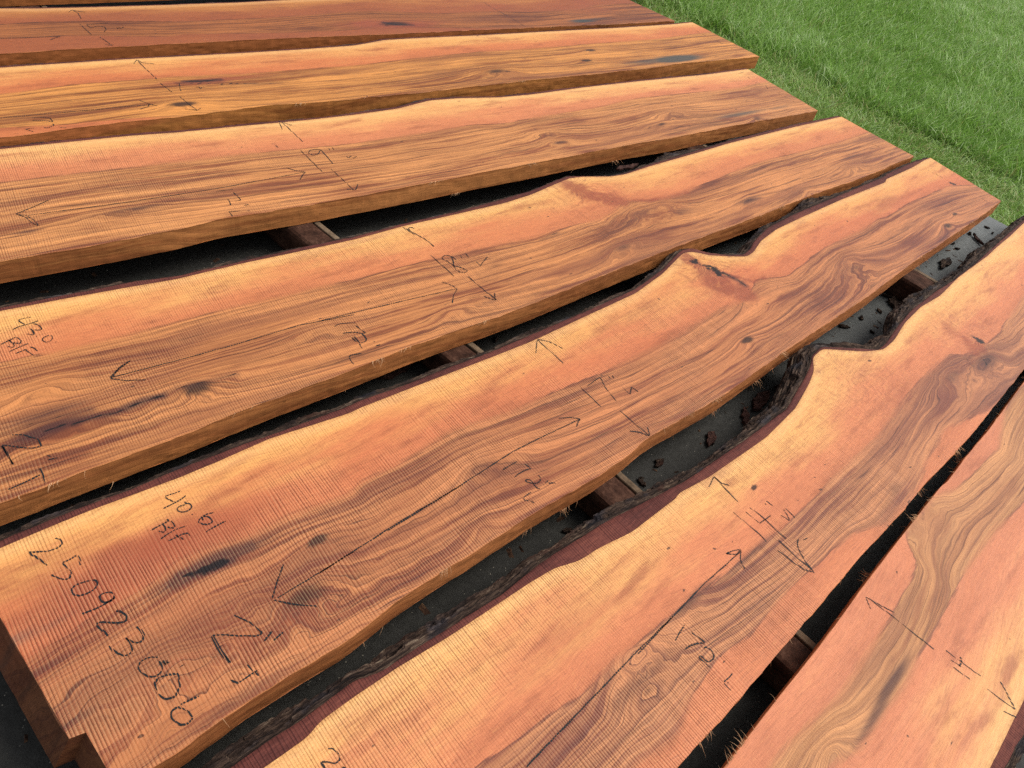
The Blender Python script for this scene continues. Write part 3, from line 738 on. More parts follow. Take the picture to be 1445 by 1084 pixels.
s4.build(m4, s4.c_of('D 0,440 200,400 520,325 800,250 1100,180 1355,120 m 400,950 900,830 1355,740 n 330,635 540,595 640,530 690,455 850,450 1000,440 1150,400 1355,310 o 400,150 700,80 1000,0 j 150,200', .010),
         knots=[((911, 298), .17, .050, .085, .15), ((940, 290), .06, .03, .05, .3), ((879, 349), .10, .035, .055, .35), ((281, 548), .07, .04, .05, 1.0), ((1057, 283), .08, .022, .03, .6), ((1203, 237), .07, .03, .045, .4), ((1144, 273), .06, .03, .04, .3), ((55, 552), .10, .035, .05, .1), ((100, 600), .18, .03, .05, 0), ((640, 440), .10, .03, .03, 0), ((447, 467), .06, .025, .035, .35)],
         cracks=[('q 330,320 460,275 560,262 700,215 900,170 1100,85 1250,50', 1.25, 1.0), ('q 1100,85 1355,0 r 0,530 200,485 450,420', .7, .6), ('n 70,745 200,695', .7, .5), ('q 200,270 400,220 700,150', .5, .7)],
         stains=[((905, 300), .12, .03, .6), ((890, 312), .10, .012, .7), ((879, 349), .05, .018, .6), ((70, 606), .10, .022, 1.2), ((60, 590), .12, .03, .7), ((1200, 222), .12, .014, .7), ((1057, 283), .10, .018, .8), ((960, 300), .12, .03, .6), ((700, 423), .12, .012, .5)],
         reds=[((1100, 212), .3, .04, .4)], seed=4, sawk=lambda a, b: .45 + .55 * sstep(-1.2, -2.6, a))
s4.edge(inner='k 0,995 500,900 1000,800 1355,755 l 500,640 1000,525 1355,455 m 400,620 800,530 1355,375 n 200,290 290,262 600,262 720,240 900,175 1355,40 i 400,975 900,850 1270,775',
        bark_w=lambda x: .024 + .05 * np.exp(-((x + 1.22) / .10) ** 2), seed=4)
s4.fibres(90, 4)
s4.write('width_mark', ['m 370,655 465,715', 'm 395,665 520,735 560,760 610,805', 'm 465,665 430,655 413,662 425,682', 'm 585,870 765,1030',
    'ad 600,230 540,180 450,145 370,148 318,185 340,225 430,255 510,320 555,345 640,360 760,405 815,440 780,470 660,465 590,425 545,345 540,260 490,160', 'm 810,870 825,892', 'm 850,855 878,890', 'm 930,915 965,950 985,920 1018,880',
    'E 570,110 680,200', 'E 630,185 675,201 672,172'], .0042, seed=4)
s4.write('length_mark', ['E 530,155 250,220 0,280', 'E 470,130 500,140 530,155', 'E 530,155 515,180 510,212', 'D 1355,255 1150,295 900,370 680,430 430,495', 'D 500,430 460,455 420,498', 'D 498,434 456,462 424,500', 'D 420,500 470,507 560,505',
    'ac 165,290 200,255 280,230 420,220 580,210', 'ac 560,262 660,345 765,410', 'ac 315,420 400,400 500,390 640,405 700,425 760,420', 'ac 680,430 735,465 780,535 750,575 660,605', 'ac 660,605 590,540 530,470', 'ac 490,485 560,560 610,585', 'ac 635,605 660,680 700,712', 'ac 890,580 940,572', 'ac 945,658 1040,628', 'ac 690,795 560,820 470,835 440,875', 'ac 440,875 490,950 545,1015'], .0038, seed=4)
s4.write('board_feet_mark', ['ab 615,238 500,255 400,278 345,300', 'ab 345,300 410,345 490,385', 'ab 232,485 350,430 500,385 620,355 740,305', 'ab 625,365 690,370 750,400 800,450 790,490 720,492 650,485', 'ab 560,455 620,490 660,560 640,585 580,580 515,558',
    'ab 690,612 710,616', 'ab 950,585 880,610 820,640 815,685 860,722 940,715 1000,670 1010,600 960,590', 'ab 15,770 120,715 230,660 300,622', 'ab 300,622 380,655 418,710 390,750 320,742 240,730', 'ab 150,670 220,720 278,785 265,820 210,820 140,790',
    'ab 175,905 270,855 400,800 555,742', 'ab 285,945 400,900 520,848', 'ab 455,845 540,905 620,955 670,965', 'ab 565,805 650,825 730,895'], .0036, seed=4)
s4.write('thickness_mark', ['q 90,345 180,345 240,368 290,375 320,430 250,450 150,440 10,425', 'q 10,430 55,500 105,575', 'q 18,428 60,498 98,575', 'q 360,500 390,512', 'q 360,538 400,532 450,518', 'q 300,598 330,650 345,725', 'q 60,765 190,710 310,650'], .0042, seed=4)
s4.write('tally_dash', ['j 0,190 20,200', 'j 60,222 72,228', 'j 90,238 110,250', 'j 150,265 175,280', 'j 190,288 250,315', 'j 290,345 310,355', 'j 330,368 345,376'], .003, seed=4)

# --- slab 5
F5 = Z('w 0,960 500,600 1000,290 1355,80 H 300,440 620,240 x 0,680 500,400 830,170 1060,0 F 0,730 300,565 545,390 870,175 p 500,385 1000,45 j 1180,725')
B5 = Z('u 0,130 300,0 q 700,920 1355,680 r 330,1084 700,920 1355,710 s 0,970 500,775 1000,585 1355,445 t 400,530 800,345 1000,200 1110,90 1160,40 1230,28 o 0,868 150,878 290,880 345,845 400,760 520,670 700,585 1000,450 1355,310 j 300,560 500,470 600,410 640,395')
_tmp = Slab.__new__(Slab)
s5 = Slab('board with a long handwritten number on its near end and a burl edge', B5, F5, endR='j 640,395 1180,725', slant=.034, fans=[((985, 366), .16, 1.0)],
          redlines=[('ag 260,120 420,260 620,330 800,420', .026, 1.7), ('ag 500,330 700,520 1000,600 1120,640', .042, 1.25), ('ag 900,400 1200,460 1380,420', .014, .9)])
_e = s5.local(at(np.array([(-44, 793), (99.6, 1046), (111, 1041)])))
_sl = (_e[1, 0] - _e[0, 0]) / (_e[1, 1] - _e[0, 1])
s5.sL = (_e[0, 0], _e[0, 0] + _sl * (float(s5.ev(s5.F, _e[1, 0])) - _e[0, 1]))
_v0 = (_e[1, 1] - _e[0, 1]) / (float(s5.ev(s5.F, _e[1, 0])) - _e[0, 1])
m5 = wood_material('purple_streaked_slab_wood', 5, (.80, .385, .118), (.62, .188, .076), (.48, .180, .068), (.25, .070, .032), (.056, .014, .016), 1.3, .0060)
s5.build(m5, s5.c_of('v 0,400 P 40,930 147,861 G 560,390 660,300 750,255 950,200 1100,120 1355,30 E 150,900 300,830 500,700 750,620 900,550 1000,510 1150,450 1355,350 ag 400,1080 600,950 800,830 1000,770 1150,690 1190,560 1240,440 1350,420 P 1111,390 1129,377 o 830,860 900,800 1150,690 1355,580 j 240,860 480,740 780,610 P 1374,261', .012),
         knots=[((679, 660), .10, .040, .055, .35), ((433, 841), .10, .045, .05, .75), ((450, 763), .05, .025, .035, 1.1), ((205, 962), .26, .075, .11, 0), ((1207, 379), .13, .055, .085, .3), ((1200, 368), .05, .03, .05, .2), ((1055, 480), .05, .022, .03, 1.1),
                ((1338, 319), .06, .03, .045, .85), ((1347, 302), .045, .016, .02, .9), ((1055, 425), .07, .035, .05, 0), ((233, 936), .015, .008, .01, 1.0), ((680, 742), .05, .02, .03, .3)],
         cracks=[('G 690,355 750,335 800,318 850,298 880,286', 3.4, 1.3), ('G 660,380 730,340 860,285 960,235', .5, 1.0), ('ag 315,180 390,200 460,215', 4.2, .5), ('ag 400,200 435,150', 2.2, .2), ('ag 450,235 500,240', 1.6, .3), ('ag 490,240 580,245 650,262', 2.6, .4), ('ag 630,255 690,310 735,365 780,400', 5.0, .6), ('ag 560,275 610,300', 2.0, .2), ('ag 700,330 800,355 880,380', 2.6, .4), ('ag 850,375 1000,450 1100,520', 1.2, .9), ('ag 1080,440 1100,445', 1.5, .2), ('j 780,578 810,592 850,608', 5.0, .2), ('w 0,320 400,120', .35, .2)],
         stains=[((1207, 379), .07, .03, .55), ((679, 658), .06, .025, .4), ((215, 940), .42, .12, .50), ((430, 800), .30, .06, .45), ((290, 800), .11, .022, 1.1), ((340, 780), .10, .014, .8), ((480, 760), .15, .012, .5), ((60, 945), .12, .012, .7), ((340, 985), .16, .014, .6), ((100, 1020), .10, .014, .7)],  # broad near-end ellipses: purple-brown heart plus painted-in shade
         blues=[((20, 905), .05, .016, .55), ((60, 888), .08, .012, .4)],
         reds=[((1250, 290), .3, .035, .6), ((600, 600), .25, .03, .35), ((210, 790), .30, .07, .85), ((60, 870), .22, .12, .8), ((250, 900), .5, .22, .42), ((420, 830), .4, .2, .32)], notch=(_v0, .022), seed=5,  # broad near-end ellipses: real red blotch plus shade painted into the tint
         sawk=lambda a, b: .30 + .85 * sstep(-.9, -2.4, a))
s5.edge(inner='u 0,75 150,0 q 200,1070 600,905 1000,760 1355,610 r 500,960 900,820 1355,650 s 0,910 400,770 750,630 1000,540 1355,390 t 0,660 400,490 800,310 1000,165 1120,40 P 964,352 977,350 o 0,850 150,865 270,860 320,820 350,760 450,660 620,570 850,470 1050,390 1355,260 j 300,520 500,430 630,393',
        bark_w=lambda x: .030 + .05 * np.exp(-((x + .95) / .07) ** 2), seed=5)
s5.fibres(150, 5, hi=.026)
s5.write('slab_number', ['u 415,52 450,55 475,72 480,95 450,125 380,150 300,155 210,160', 'u 215,160 290,205 365,265', 'u 590,182 610,210 620,262', 'u 590,182 540,215 475,242', 'u 475,242 520,275 548,320 540,355 500,372 450,360 390,330',
    'u 700,372 740,378 750,405 720,445 660,480 600,495 555,478 548,440 580,410 640,388 700,372', 'u 880,490 860,465 800,470 760,492 765,525 800,545 845,535 880,510 878,480', 'u 880,505 820,548 740,590 620,637',
    'u 885,605 930,612 970,645 970,685 920,700 850,700 760,695 735,715', 'u 735,715 790,765 830,805', 'u 1040,725 1080,760 1103,800 1085,845 1040,855 1000,840 960,812', 'u 965,815 1000,850 1018,895 1000,935 950,955 900,935 860,905 835,870',
    'v 1215,238 1170,232 1120,245 1070,275 1055,315 1080,355 1150,388 1200,380 1240,345 1245,305 1215,260', 'v 1245,262 1270,290', 'v 1280,262 1262,300', 'v 1255,285 1295,275',
    'G 610,738 640,728 680,722 690,770 670,810 635,822 600,800 590,760 610,735', 'G 740,890 720,915 690,920 655,895 655,865 680,850 715,865 740,890', 'G 690,842 725,825 765,808'], .0040, seed=5)
s5.write('board_feet_mark', ['aa 605,135 480,185 375,215 352,235', 'aa 352,235 430,280 515,318', 'aa 318,422 420,370 515,318 600,275 680,208', 'aa 680,305 640,330 700,330 760,340 770,390 720,440 640,468 575,465 535,420 580,375 690,345', 'aa 755,505 780,498',
    'aa 1110,470 1000,495 920,540 862,605 900,640 1000,658 1080,630 1095,595 1040,545 960,525 925,560 940,600', 'aa 975,775 1080,710 1180,655 1295,598', 'aa 130,755 220,700 320,650 430,590 365,578', 'aa 430,590 490,640 515,690 470,715 385,690',
    'aa 320,650 365,700 365,760 325,785 260,745', 'aa 280,885 400,795 520,730 690,675', 'aa 405,910 500,865 620,800 720,790', 'aa 720,790 775,850', 'aa 515,810 580,845 655,890'], .0036, seed=5)
s5.write('length_mark', ['G 1355,255 1200,350 1060,435', 'G 1085,305 1060,370 1040,440', 'G 1045,440 1130,460 1220,465', 'H 550,0 320,135 0,340', 'E 1000,655 870,715 740,780 500,935 260,1084', 'E 915,652 960,648 1000,655', 'E 1000,655 990,668 985,685',
    'ae 130,315 270,230 410,150', 'ae 345,465 430,390 540,330 680,285', 'ae 680,285 600,235 525,195', 'ae 770,405 830,430 860,490 830,545 770,575 690,575 600,555 555,520 590,495 650,500 700,545 740,620 790,665 850,670', 'ae 945,565 1000,520', 'ae 1000,570 1080,562 1135,575', 'ae 675,740 600,790 525,850', 'ae 525,850 560,900 630,905', 'ae 660,905 735,960'], .0038, seed=5)
s5.write('width_mark', ['E 830,405 832,375 835,350', 'E 835,350 890,400 935,443', 'E 835,350 880,358 935,386', 'E 995,530 1040,570 1080,608', 'E 1028,527 1075,495', 'E 1075,495 1100,540 1138,587', 'E 1108,490 1114,500', 'E 1122,487 1128,498', 'E 1158,528 1190,560', 'E 1190,560 1195,532 1222,552',
    'E 1150,622 1200,665 1265,720', 'E 1188,700 1225,705 1265,720', 'E 1265,720 1262,700 1255,685'], .0040, seed=5)
s5.write('thickness_mark', ['G 895,498 960,530 1005,568 975,580 860,575 808,578', 'G 808,578 840,640 878,684', 'G 815,578 848,640 884,682', 'G 1010,600 1025,580 1042,558', 'G 1045,600 1065,580 1085,563', 'G 945,688 990,732', 'G 880,748 915,760', 'G 912,758 990,708'], .0040, seed=5)
s5.write('tally_dash', ['j 615,488 635,494', 'j 650,505 668,515', 'j 680,515 700,532', 'j 715,538 735,552', 'j 745,555 775,572', 'j 900,638 915,648', 'j 960,670 972,676', 'j 1030,705 1080,735'], .003, seed=5)

# --- slab 6
F6 = Z('I 150,1055 330,860 560,590 850,250 1000,90 1060,10 F 1045,920 1150,805 1255,690 1355,565 1445,452 P 1510,440 1585,350')
B6 = Z('w 660,1084 1000,850 1355,540 H 0,910 300,700 500,580 800,380 900,320 1000,290 1200,180 1355,60 x 500,950 830,770 1100,580 1355,400 F 150,920 350,800 480,710 590,600 640,510 660,460 655,410 690,378 760,382 850,388 920,380 960,345 1000,280 1060,220 1130,180 1200,110 1340,0 p 1080,330 1250,180 1355,80 P 1480,283')
s6 = Slab('board marked 14 with the rough thick bark and an edge spike beside the notch', B6, F6, endR='P 1480,283 1585,352', length=4.25, fsm=.02, fans=[((1190, 520), .20, .55), ((1370, 470), .16, .6)],
          redlines=[('ai 60,200 300,380 420,520 520,480', .03, .8), ('P 1178,508 1210,520 1240,522', .018, .5)])
m6 = wood_material('pale_pink_slab_wood', 6, (.83, .43, .142), (.66, .220, .096), (.49, .200, .086), (.27, .086, .046), (.078, .022, .026), 1.15, .0056)
s6.build(m6, s6.c_of('H 600,1084 720,1000 850,900 1000,810 P 850,948 I 60,540 200,430 400,280 550,160 650,60 F 660,930 760,830 900,700 970,600 1050,500 1150,410 ai 90,590 300,600 480,520 620,440 840,260 p 1190,870 1300,720 1355,640 P 1500,365', .012),
         s6.c_of('I 0,1040 130,950 200,800 300,640 420,560 560,400 700,270 800,180 930,150 F 1050,900 1080,800 1150,680 1300,610 1365,565 P 1480,520 1600,420', .012),
         knots=[((1387, 512), .13, .055, .085, .2), ((898, 920), .08, .045, .055, .2), ((880, 930), .12, .05, .04, 0), ((913, 975), .05, .018, .02, .5), ((1340, 530), .08, .04, .05, 0), ((1062, 688), .022, .010, .01, 1.3), ((1395, 508), .05, .02, .03, .7), ((980, 850), .06, .02, .02, 0)],
         cracks=[('ai 420,345 520,405 600,440', 4.0, .5), ('ai 320,640 400,740 520,800', .5, .5), ('ai 560,650 620,740', 1.2, .4)],
         stains=[((1392, 510), .10, .03, .8), ((1345, 530), .10, .02, .6), ((975, 848), .10, .014, .8), ((1060, 780), .14, .012, .6), ((905, 960), .15, .02, .6), ((1262, 690), .06, .018, .6)],
         reds=[((1270, 560), .22, .04, .5), ((800, 900), .3, .06, .4)], seed=6, sawk=lambda a, b: .40 + .75 * sstep(-1.4, -2.6, a))
s6.edge(inner='w 400,1084 600,940 850,780 1000,680 1355,410 H 0,850 230,720 380,620 700,420 860,290 1100,140 1355,10 F 180,870 400,720 560,600 630,480 652,430 P 1146,502 1160,489 1187,490 1220,492 p 240,1050 300,1000 400,860 500,740 700,590 900,470 1060,320 1340,70',
        bark_w=lambda x: .036 + .014 * sstep(-2.6, -2.0, x) - .035 * np.exp(-((x + 1.62) / .06) ** 2) - .02 * sstep(-.75, -.35, x), seed=6, bump=1.45)
s6.fibres(170, 6, lo=.008, hi=.024, down=.35)
s6.write('width_mark', ['F 265,895 275,878 285,855', 'F 285,855 330,905 378,952', 'F 285,855 310,880 345,890', 'ah 40,200 230,370 370,480 470,590', 'ah 195,195 290,275 375,350', 'ah 375,350 440,305 525,245', 'ah 250,145 350,220 470,320 600,450 720,550', 'ah 445,95 465,112', 'ah 455,60 505,95 555,130', 'ah 645,240 700,275 760,320', 'ah 760,320 735,250 680,170', 'ah 705,150 830,285',
    'ah 610,560 740,675 860,795 970,875 1050,950', 'ah 600,690 720,775 820,855 960,945 1060,970', 'ah 1080,1000 1050,940 970,850 905,740 865,650 855,595 875,548', 'ah 935,560 990,535'], .0036, seed=6)
s6.write('length_mark', ['I 385,250 250,370 120,505 0,635', 'I 330,260 355,247 385,243', 'I 385,243 370,262 330,258', 'I 385,243 384,280 400,318', 'H 1355,505 1200,655 1100,760 850,1020 790,1084', 'af 135,270 190,170 285,20', 'af 280,400 360,345 480,305 600,295', 'af 600,295 490,210 385,130',
    'af 570,380 610,355 680,400 735,480 725,550 650,592 590,560 530,488 490,505 530,555 590,575 640,640 690,680', 'af 832,490 850,525', 'af 870,600 905,558', 'af 1020,755 960,830 880,900', 'af 880,900 930,960 1010,1035'], .0038, seed=6)
s6.write('slab_number', ['w 1150,935 1190,930 1235,975 1250,1020 1210,1052 1150,1035 1100,1035', 'w 1100,1035 1115,1060 1135,1090', 'w 1260,1075 1300,1095'], .0036, seed=6)

# --- slab 7 : turned round, live edge towards the camera
B7 = Z('I 330,1055 500,830 700,580 830,400 990,190 1140,0 F 1154,880 1238,770 1310,685 1445,503 P 1520,446 1600,360')
ax7 = fit_dir(B7)
s7a = at(B7); _n7 = np.array([ax7[1], -ax7[0]])
_lv = at(np.array([(1409, 1084), (1428, 1016), (1445, 963)]))
_w7 = float(np.mean((_lv - s7a.mean(0)) @ _n7) - 0)
_x = np.linspace(-3.9, .2, 30)
_o7 = s7a[np.argmax(s7a @ ax7)]
_l7 = np.array([px_of(_o7 + ax7 * xx + _n7 * (((_lv[1] - _o7) @ _n7) + .015 * math.sin(xx * 3 + 1) - .015 * math.sin(((_lv[1] - _o7) @ ax7) * 3 + 1))) for xx in np.linspace(-2.6, 0, 24)])
s7 = Slab('board with a pale tan middle band and its bark edge at the bottom right', B7, _l7, live='front', axis=ax7, fsm=.02, endR='P 1600,355 1690,425')
m7 = wood_material('tan_slab_wood', 7, (.80, .415, .15), (.66, .232, .112), (.49, .225, .092), (.38, .150, .062), (.15, .050, .032), .5, .0056, 30.0)
s7.build(m7, s7.c_of('I 490,1060 600,940 750,800 850,650 950,500 1050,300 1000,200 1010,150 1100,50 F 1200,900 1350,750 1370,620 1400,560 P 1500,480 1620,380', .010),
         s7.c_of('I 700,1070 810,1000 900,880 1000,750 1060,620 1150,480 1220,330 1330,180 1445,60 P 1560,590 1700,440', .012),
         knots=[((1300, 715), .10, .05, .05, 0), ((1270, 765), .06, .03, .03, 0), ((1170, 1065), .08, .04, .05, .2)],
         stains=[((1258, 965), .11, .012, 1.0), ((1235, 1010), .10, .010, .8), ((1300, 780), .06, .014, .3)], seed=7, sawk=.5)
s7.edge(inner_w=.022, bark_w=.03, seed=7)
s7.fibres(170, 7, edge='back', lo=.008, hi=.026, down=.35)
s7.write('width_mark', ['I 872,466 862,445 853,420', 'I 853,420 905,450 960,480', 'I 853,420 950,490 1030,555 1110,618', 'I 1150,618 1215,668 1285,718', 'I 1205,642 1212,665 1200,680', 'I 1172,655 1210,682', 'I 1178,682 1243,730', 'I 1305,762 1355,802 1412,842', 'I 1355,735 1385,790 1412,842', 'I 1365,847 1395,862 1418,872'], .0034, seed=7)

# ------------------------------------------------------------------ supports under the slabs
MAT_BEAM = simple_noise_mat('rough_brown_timber', [(.32, (.014, .006, .004)), (.5, (.055, .024, .015)), (.7, (.13, .065, .042))], (1, 1, 1), .85, .15, 1.0, .006, 5, 'Object', 22)
MAT_LATH = simple_noise_mat('weathered_board', [(.32, (.07, .048, .03)), (.5, (.15, .105, .068)), (.7, (.26, .19, .125))], (1, 1, 1), .85, .15, .7, .002, 5, 'Object', 26)
def support(pA, pB, label, wb=.078, zt=TOP - THICK - .002, lath=True, seed=0):
    a = at([pA], zt)[0]; b = at([pB], zt)[0]; v = b - a; L0 = np.linalg.norm(v); v = v / L0; n = np.array([v[1], -v[0]])
    if n[0] < 0: n = -n                                    # n points to the far end of the slabs
    return a, v, n, L0
def make_support(a, b, label, wb, seed):
    v = b - a; L = np.linalg.norm(v); v = v / L; n = np.array([-v[1], v[0]])
    if n[0] < 0: n = -n
    zt = TOP - THICK - .001
    root = empty('support_timber', (*a, 0)); root.rotation_euler[2] = math.atan2(v[1], v[0])
    tag(root, label, 'support', 'timbers under the boards')
    # beam section swept along its length, with hewn unevenness
    sec = []
    for q in np.linspace(0, 1, 40, endpoint=False):
        an = q * 2 * math.pi; c, s_ = math.cos(an), math.sin(an); k = 1 / max(abs(c), abs(s_)); k = min(k, 1.30)
        sec.append((c * k * wb * .5, s_ * k * zt * .5))
    sec = np.array(sec); nx = int(L / .012); x = np.linspace(0, L, nx)
    X = np.repeat(x[:, None], 40, 1); ang = np.repeat(np.arange(40)[None], nx, 0)
    dsp = 1 + .05 * fbm(X * 14, ang * .35, seed + 40, 4) - .05 * np.abs(fbm(X * 5, ang * .8, seed + 43, 3))
    sgn = 1.0 if (-v[1] * n[0] + v[0] * n[1]) > 0 else -1.0
    Y = (sec[None, :, 0] * dsp) ; Zz = np.minimum(zt * .5 + sec[None, :, 1] * dsp, zt)
    V = np.stack([X, Y, Zz], -1).reshape(-1, 3)
    i, j = np.meshgrid(np.arange(nx - 1), np.arange(40), indexing='ij')
    f = np.column_stack([(i * 40 + j).ravel(), (i * 40 + (j + 1) % 40).ravel(), ((i + 1) * 40 + (j + 1) % 40).ravel(), ((i + 1) * 40 + j).ravel()])
    fl = [tuple(q) for q in f] + [tuple(range(39, -1, -1)), tuple(range((nx - 1) * 40, nx * 40))]
    mesh_obj('beam', V, fl, MAT_BEAM, root, smooth=False)
    y0 = sgn * (wb * .5 + .004); y1 = sgn * (wb * .5 + .022)
    ya, yb = min(y0, y1), max(y0, y1); z0 = .004; z1 = zt - .004
    nb = int(L / .04); xs = np.linspace(.01, L - .02, nb); V = []; F_ = []
    for q in xs:
        w_ = .0012 * vnoise(q * 6, 0, seed)
        V += [(q, ya + w_, z0), (q, yb + w_, z0), (q, yb + w_, z1 - .0015), (q, yb + w_ - .0015, z1), (q, ya + w_ + .0015, z1), (q, ya + w_, z1 - .0015)]
    for q in range(nb - 1):
        for e in range(6):
            a_ = q * 6 + e; b_ = q * 6 + (e + 1) % 6; F_.append((a_, b_, b_ + 6, a_ + 6))
    F_ += [(5, 4, 3, 2, 1, 0), tuple((nb - 1) * 6 + e for e in range(6))]
    mesh_obj('edge_board', V, F_, MAT_LATH, root, smooth=False)
    return root
zt_ = TOP - THICK
q1 = at([(440, 330), (648, 497), (862, 688), (1118, 918)], zt_)
def ext(a, b, l0, l1):
    v = (b - a) / np.linalg.norm(b - a); return a - v * l0, b + v * l1
a, b = ext(q1[0], q1[1], 1.75, .20)
make_support(a, b, 'rough timber showing in the gap behind the board marked 43.0', .085, 1)
a, b = ext(q1[2] + (q1[2] - q1[3]) * .0, q1[3], .16, .55)
make_support(a, b, 'timber with a pale edge board in the gap above the thick bark board', .085, 2)
q2 = at([(1283, 385), (1314, 403)], zt_)
a, b = ext(q2[0], q2[0] + np.array([.386, -.922]) * .1, 2.3, .85)
make_support(a, b, 'dark timber under the far ends of the boards, with a grey edge board', .10, 3)

# ------------------------------------------------------------------ bark scraps on the paving
def scrap(px, L, Wd, rot, label, mat, curl=.3, seed=0, z=0.0, group=None, th=.006):
    p = at([px], z)[0]
    nx, ny = 30, 10
    u, v = np.meshgrid(np.linspace(-1, 1, nx), np.linspace(-1, 1, ny), indexing='ij')
    out = (1 - .92 * np.abs(u) ** 2.6) * (1 + .7 * fbm(u * 3.2, v * 0 + np.sign(v), seed + 60, 3))
    X = u * L / 2 + v * 0.15 * Wd; Y = v * Wd / 2 * out + .25 * Wd * fbm(u * 1.5, u * 0, seed + 61, 2)
    zz = th * (1.1 - v ** 2 * .6) + curl * Wd * v ** 2 * .5 + .004 * np.abs(fbm(u * 5, v * 4, seed + 63, 3)) + .25 * curl * L * .2 * u ** 2
    top = np.stack([X, Y, zz + .001], -1).reshape(-1, 3); bot = np.stack([X, Y, np.maximum(zz - th, .0005)], -1).reshape(-1, 3)
    N = nx * ny
    f = [tuple(q) for q in gridfaces(nx, ny, 0, True)] + [tuple(q) for q in gridfaces(nx, ny, N)]
    ring = [i * ny for i in range(nx)] + [(nx - 1) * ny + j for j in range(1, ny)] + [i * ny + ny - 1 for i in range(nx - 2, -1, -1)] + [j for j in range(ny - 2, 0, -1)]
    for a_, b_ in zip(ring, ring[1:] + ring[:1]): f.append((a_, b_, b_ + N, a_ + N))
    V = np.vstack([top, bot])
    o = mesh_obj('bark_scrap', V, f, mat, None, {'loc': V * [1, 1, 1] + [seed * .37, 0, 0]}, smooth=False)
    o.location = (p[0], p[1], z + .001); o.rotation_euler[2] = rot
    tag(o, label, 'bark scrap', group)
    return o
MAT_REDBARK = simple_noise_mat('red_bark_flake', [(.32, (.016, .007, .006)), (.52, (.055, .022, .016)), (.7, (.12, .055, .038))], (1, 1, 1), .8, .2, .9, .003, 5, 'Object', 70)
rx = math.atan2(s5.d[1], s5.d[0])
scrap((1332, 374), .12, .034, rx + .1, 'large dark bark flake on the grey paving near the far timber', MAT_BARK, .35, 1, th=.006)
scrap((1378, 340), .085, .016, rx + .9, 'thin reddish brown bark curl lying on the bare grey paving', MAT_REDBARK, .8, 2)
scrap((1256, 421), .07, .010, rx - .9, 'thin black hooked bark strip by the shadow of the far timber', MAT_BARK, .5, 3)
scrap((1262, 432), .08, .045, rx + .5, 'brown bark flake caught against the thick bark of the board marked 14', MAT_BARK, .3, 4, th=.010)
scrap((1072, 568), .11, .034, rx + .2, 'widest rusty red bark flake in the gap below the long numbered board', MAT_REDBARK, .25, 5, th=.010)
scrap((1050, 590), .07, .024, rx + .6, 'smaller rusty bark flake just left of the widest rusty one', MAT_REDBARK, .3, 6, th=.008)
scrap((1002, 622), .06, .026, rx + .4, 'chunky dark red bark piece above the arrow of the board marked 14', MAT_REDBARK, .3, 7, th=.007)
scrap((884, 239), .12, .025, rx - .1, 'reddish bark strip sticking out behind the bump of the board marked 43.0', MAT_REDBARK, .5, 8, z=TOP - .05)
scrap((560, 527), .10, .02, rx, 'dull red bark strip in the black gap left of the middle timber', MAT_REDBARK, .3, 9)
for i, (px, l) in enumerate([((930, 655), .03), ((905, 682), .022), ((1100, 548), .03), ((1130, 522), .025), ((1190, 462), .03), ((1215, 450), .02), ((1175, 445), .035), ((1262, 466), .02), ((1240, 440), .02), ((1350, 352), .018), ((1368, 331), .02), ((1392, 322), .018), ((1345, 345), .014),
                             ((848, 752), .02), ((800, 750), .02), ((700, 480), .02), ((860, 440), .02), ((1400, 330), .012), ((1230, 470), .015), ((1150, 500), .02)]):
    scrap(px, l * 1.3, l * .6, rx + i * 1.3, 'small dark bark crumb scattered on the paving between the boards', MAT_BARK, .3, 20 + i, group='bark crumbs on the paving', th=.004)

# sawdust, fibres and bark crumbs too many to count
def litter(N=5200):
    rg = np.random.default_rng(31); V = []; F_ = []
    W = P0[None] - pn[None] * rg.uniform(.02, 4.2, N)[:, None] + pe[None] * rg.uniform(-3.2, 3.0, N)[:, None]
    keep = fbm(W[:, 0] * 3, W[:, 1] * 3, 91, 3) + rg.normal(0, .25, N) > -.05
    for (x, y) in W[keep]:
        L = rg.gamma(2.0, .0028) + .0012; w_ = L * rg.uniform(.15, .7); a_ = rg.uniform(0, 6.283); c, s_ = math.cos(a_), math.sin(a_); h = rg.uniform(.0006, .003)
        b_ = len(V)
        for (u, v, z) in ((-1, -.6, 0), (1, -.8, 0), (.8, .9, 0), (-.7, 1, 0), (-.6, -.3, 1), (.7, .1, .8)):
            V.append((x + (u * c * L - v * s_ * w_), y + (u * s_ * L + v * c * w_), .0005 + z * h))
        F_ += [(b_, b_ + 1, b_ + 5, b_ + 4), (b_ + 1, b_ + 2, b_ + 5), (b_ + 2, b_ + 3, b_ + 4, b_ + 5), (b_ + 3, b_, b_ + 4)]
    o = mesh_obj('bark_litter', V, F_, simple_noise_mat('litter', [(.35, (.012, .007, .005)), (.5, (.055, .028, .018)), (.62, (.12, .065, .035)), (.72, (.34, .22, .12))], (1, 1, 1), .9, .1, 0, .001, 2, 'Object', 55), smooth=False)
    tag(o, 'fine bark litter and sawdust strewn over the grey paving', 'litter', kind='stuff')
litter()

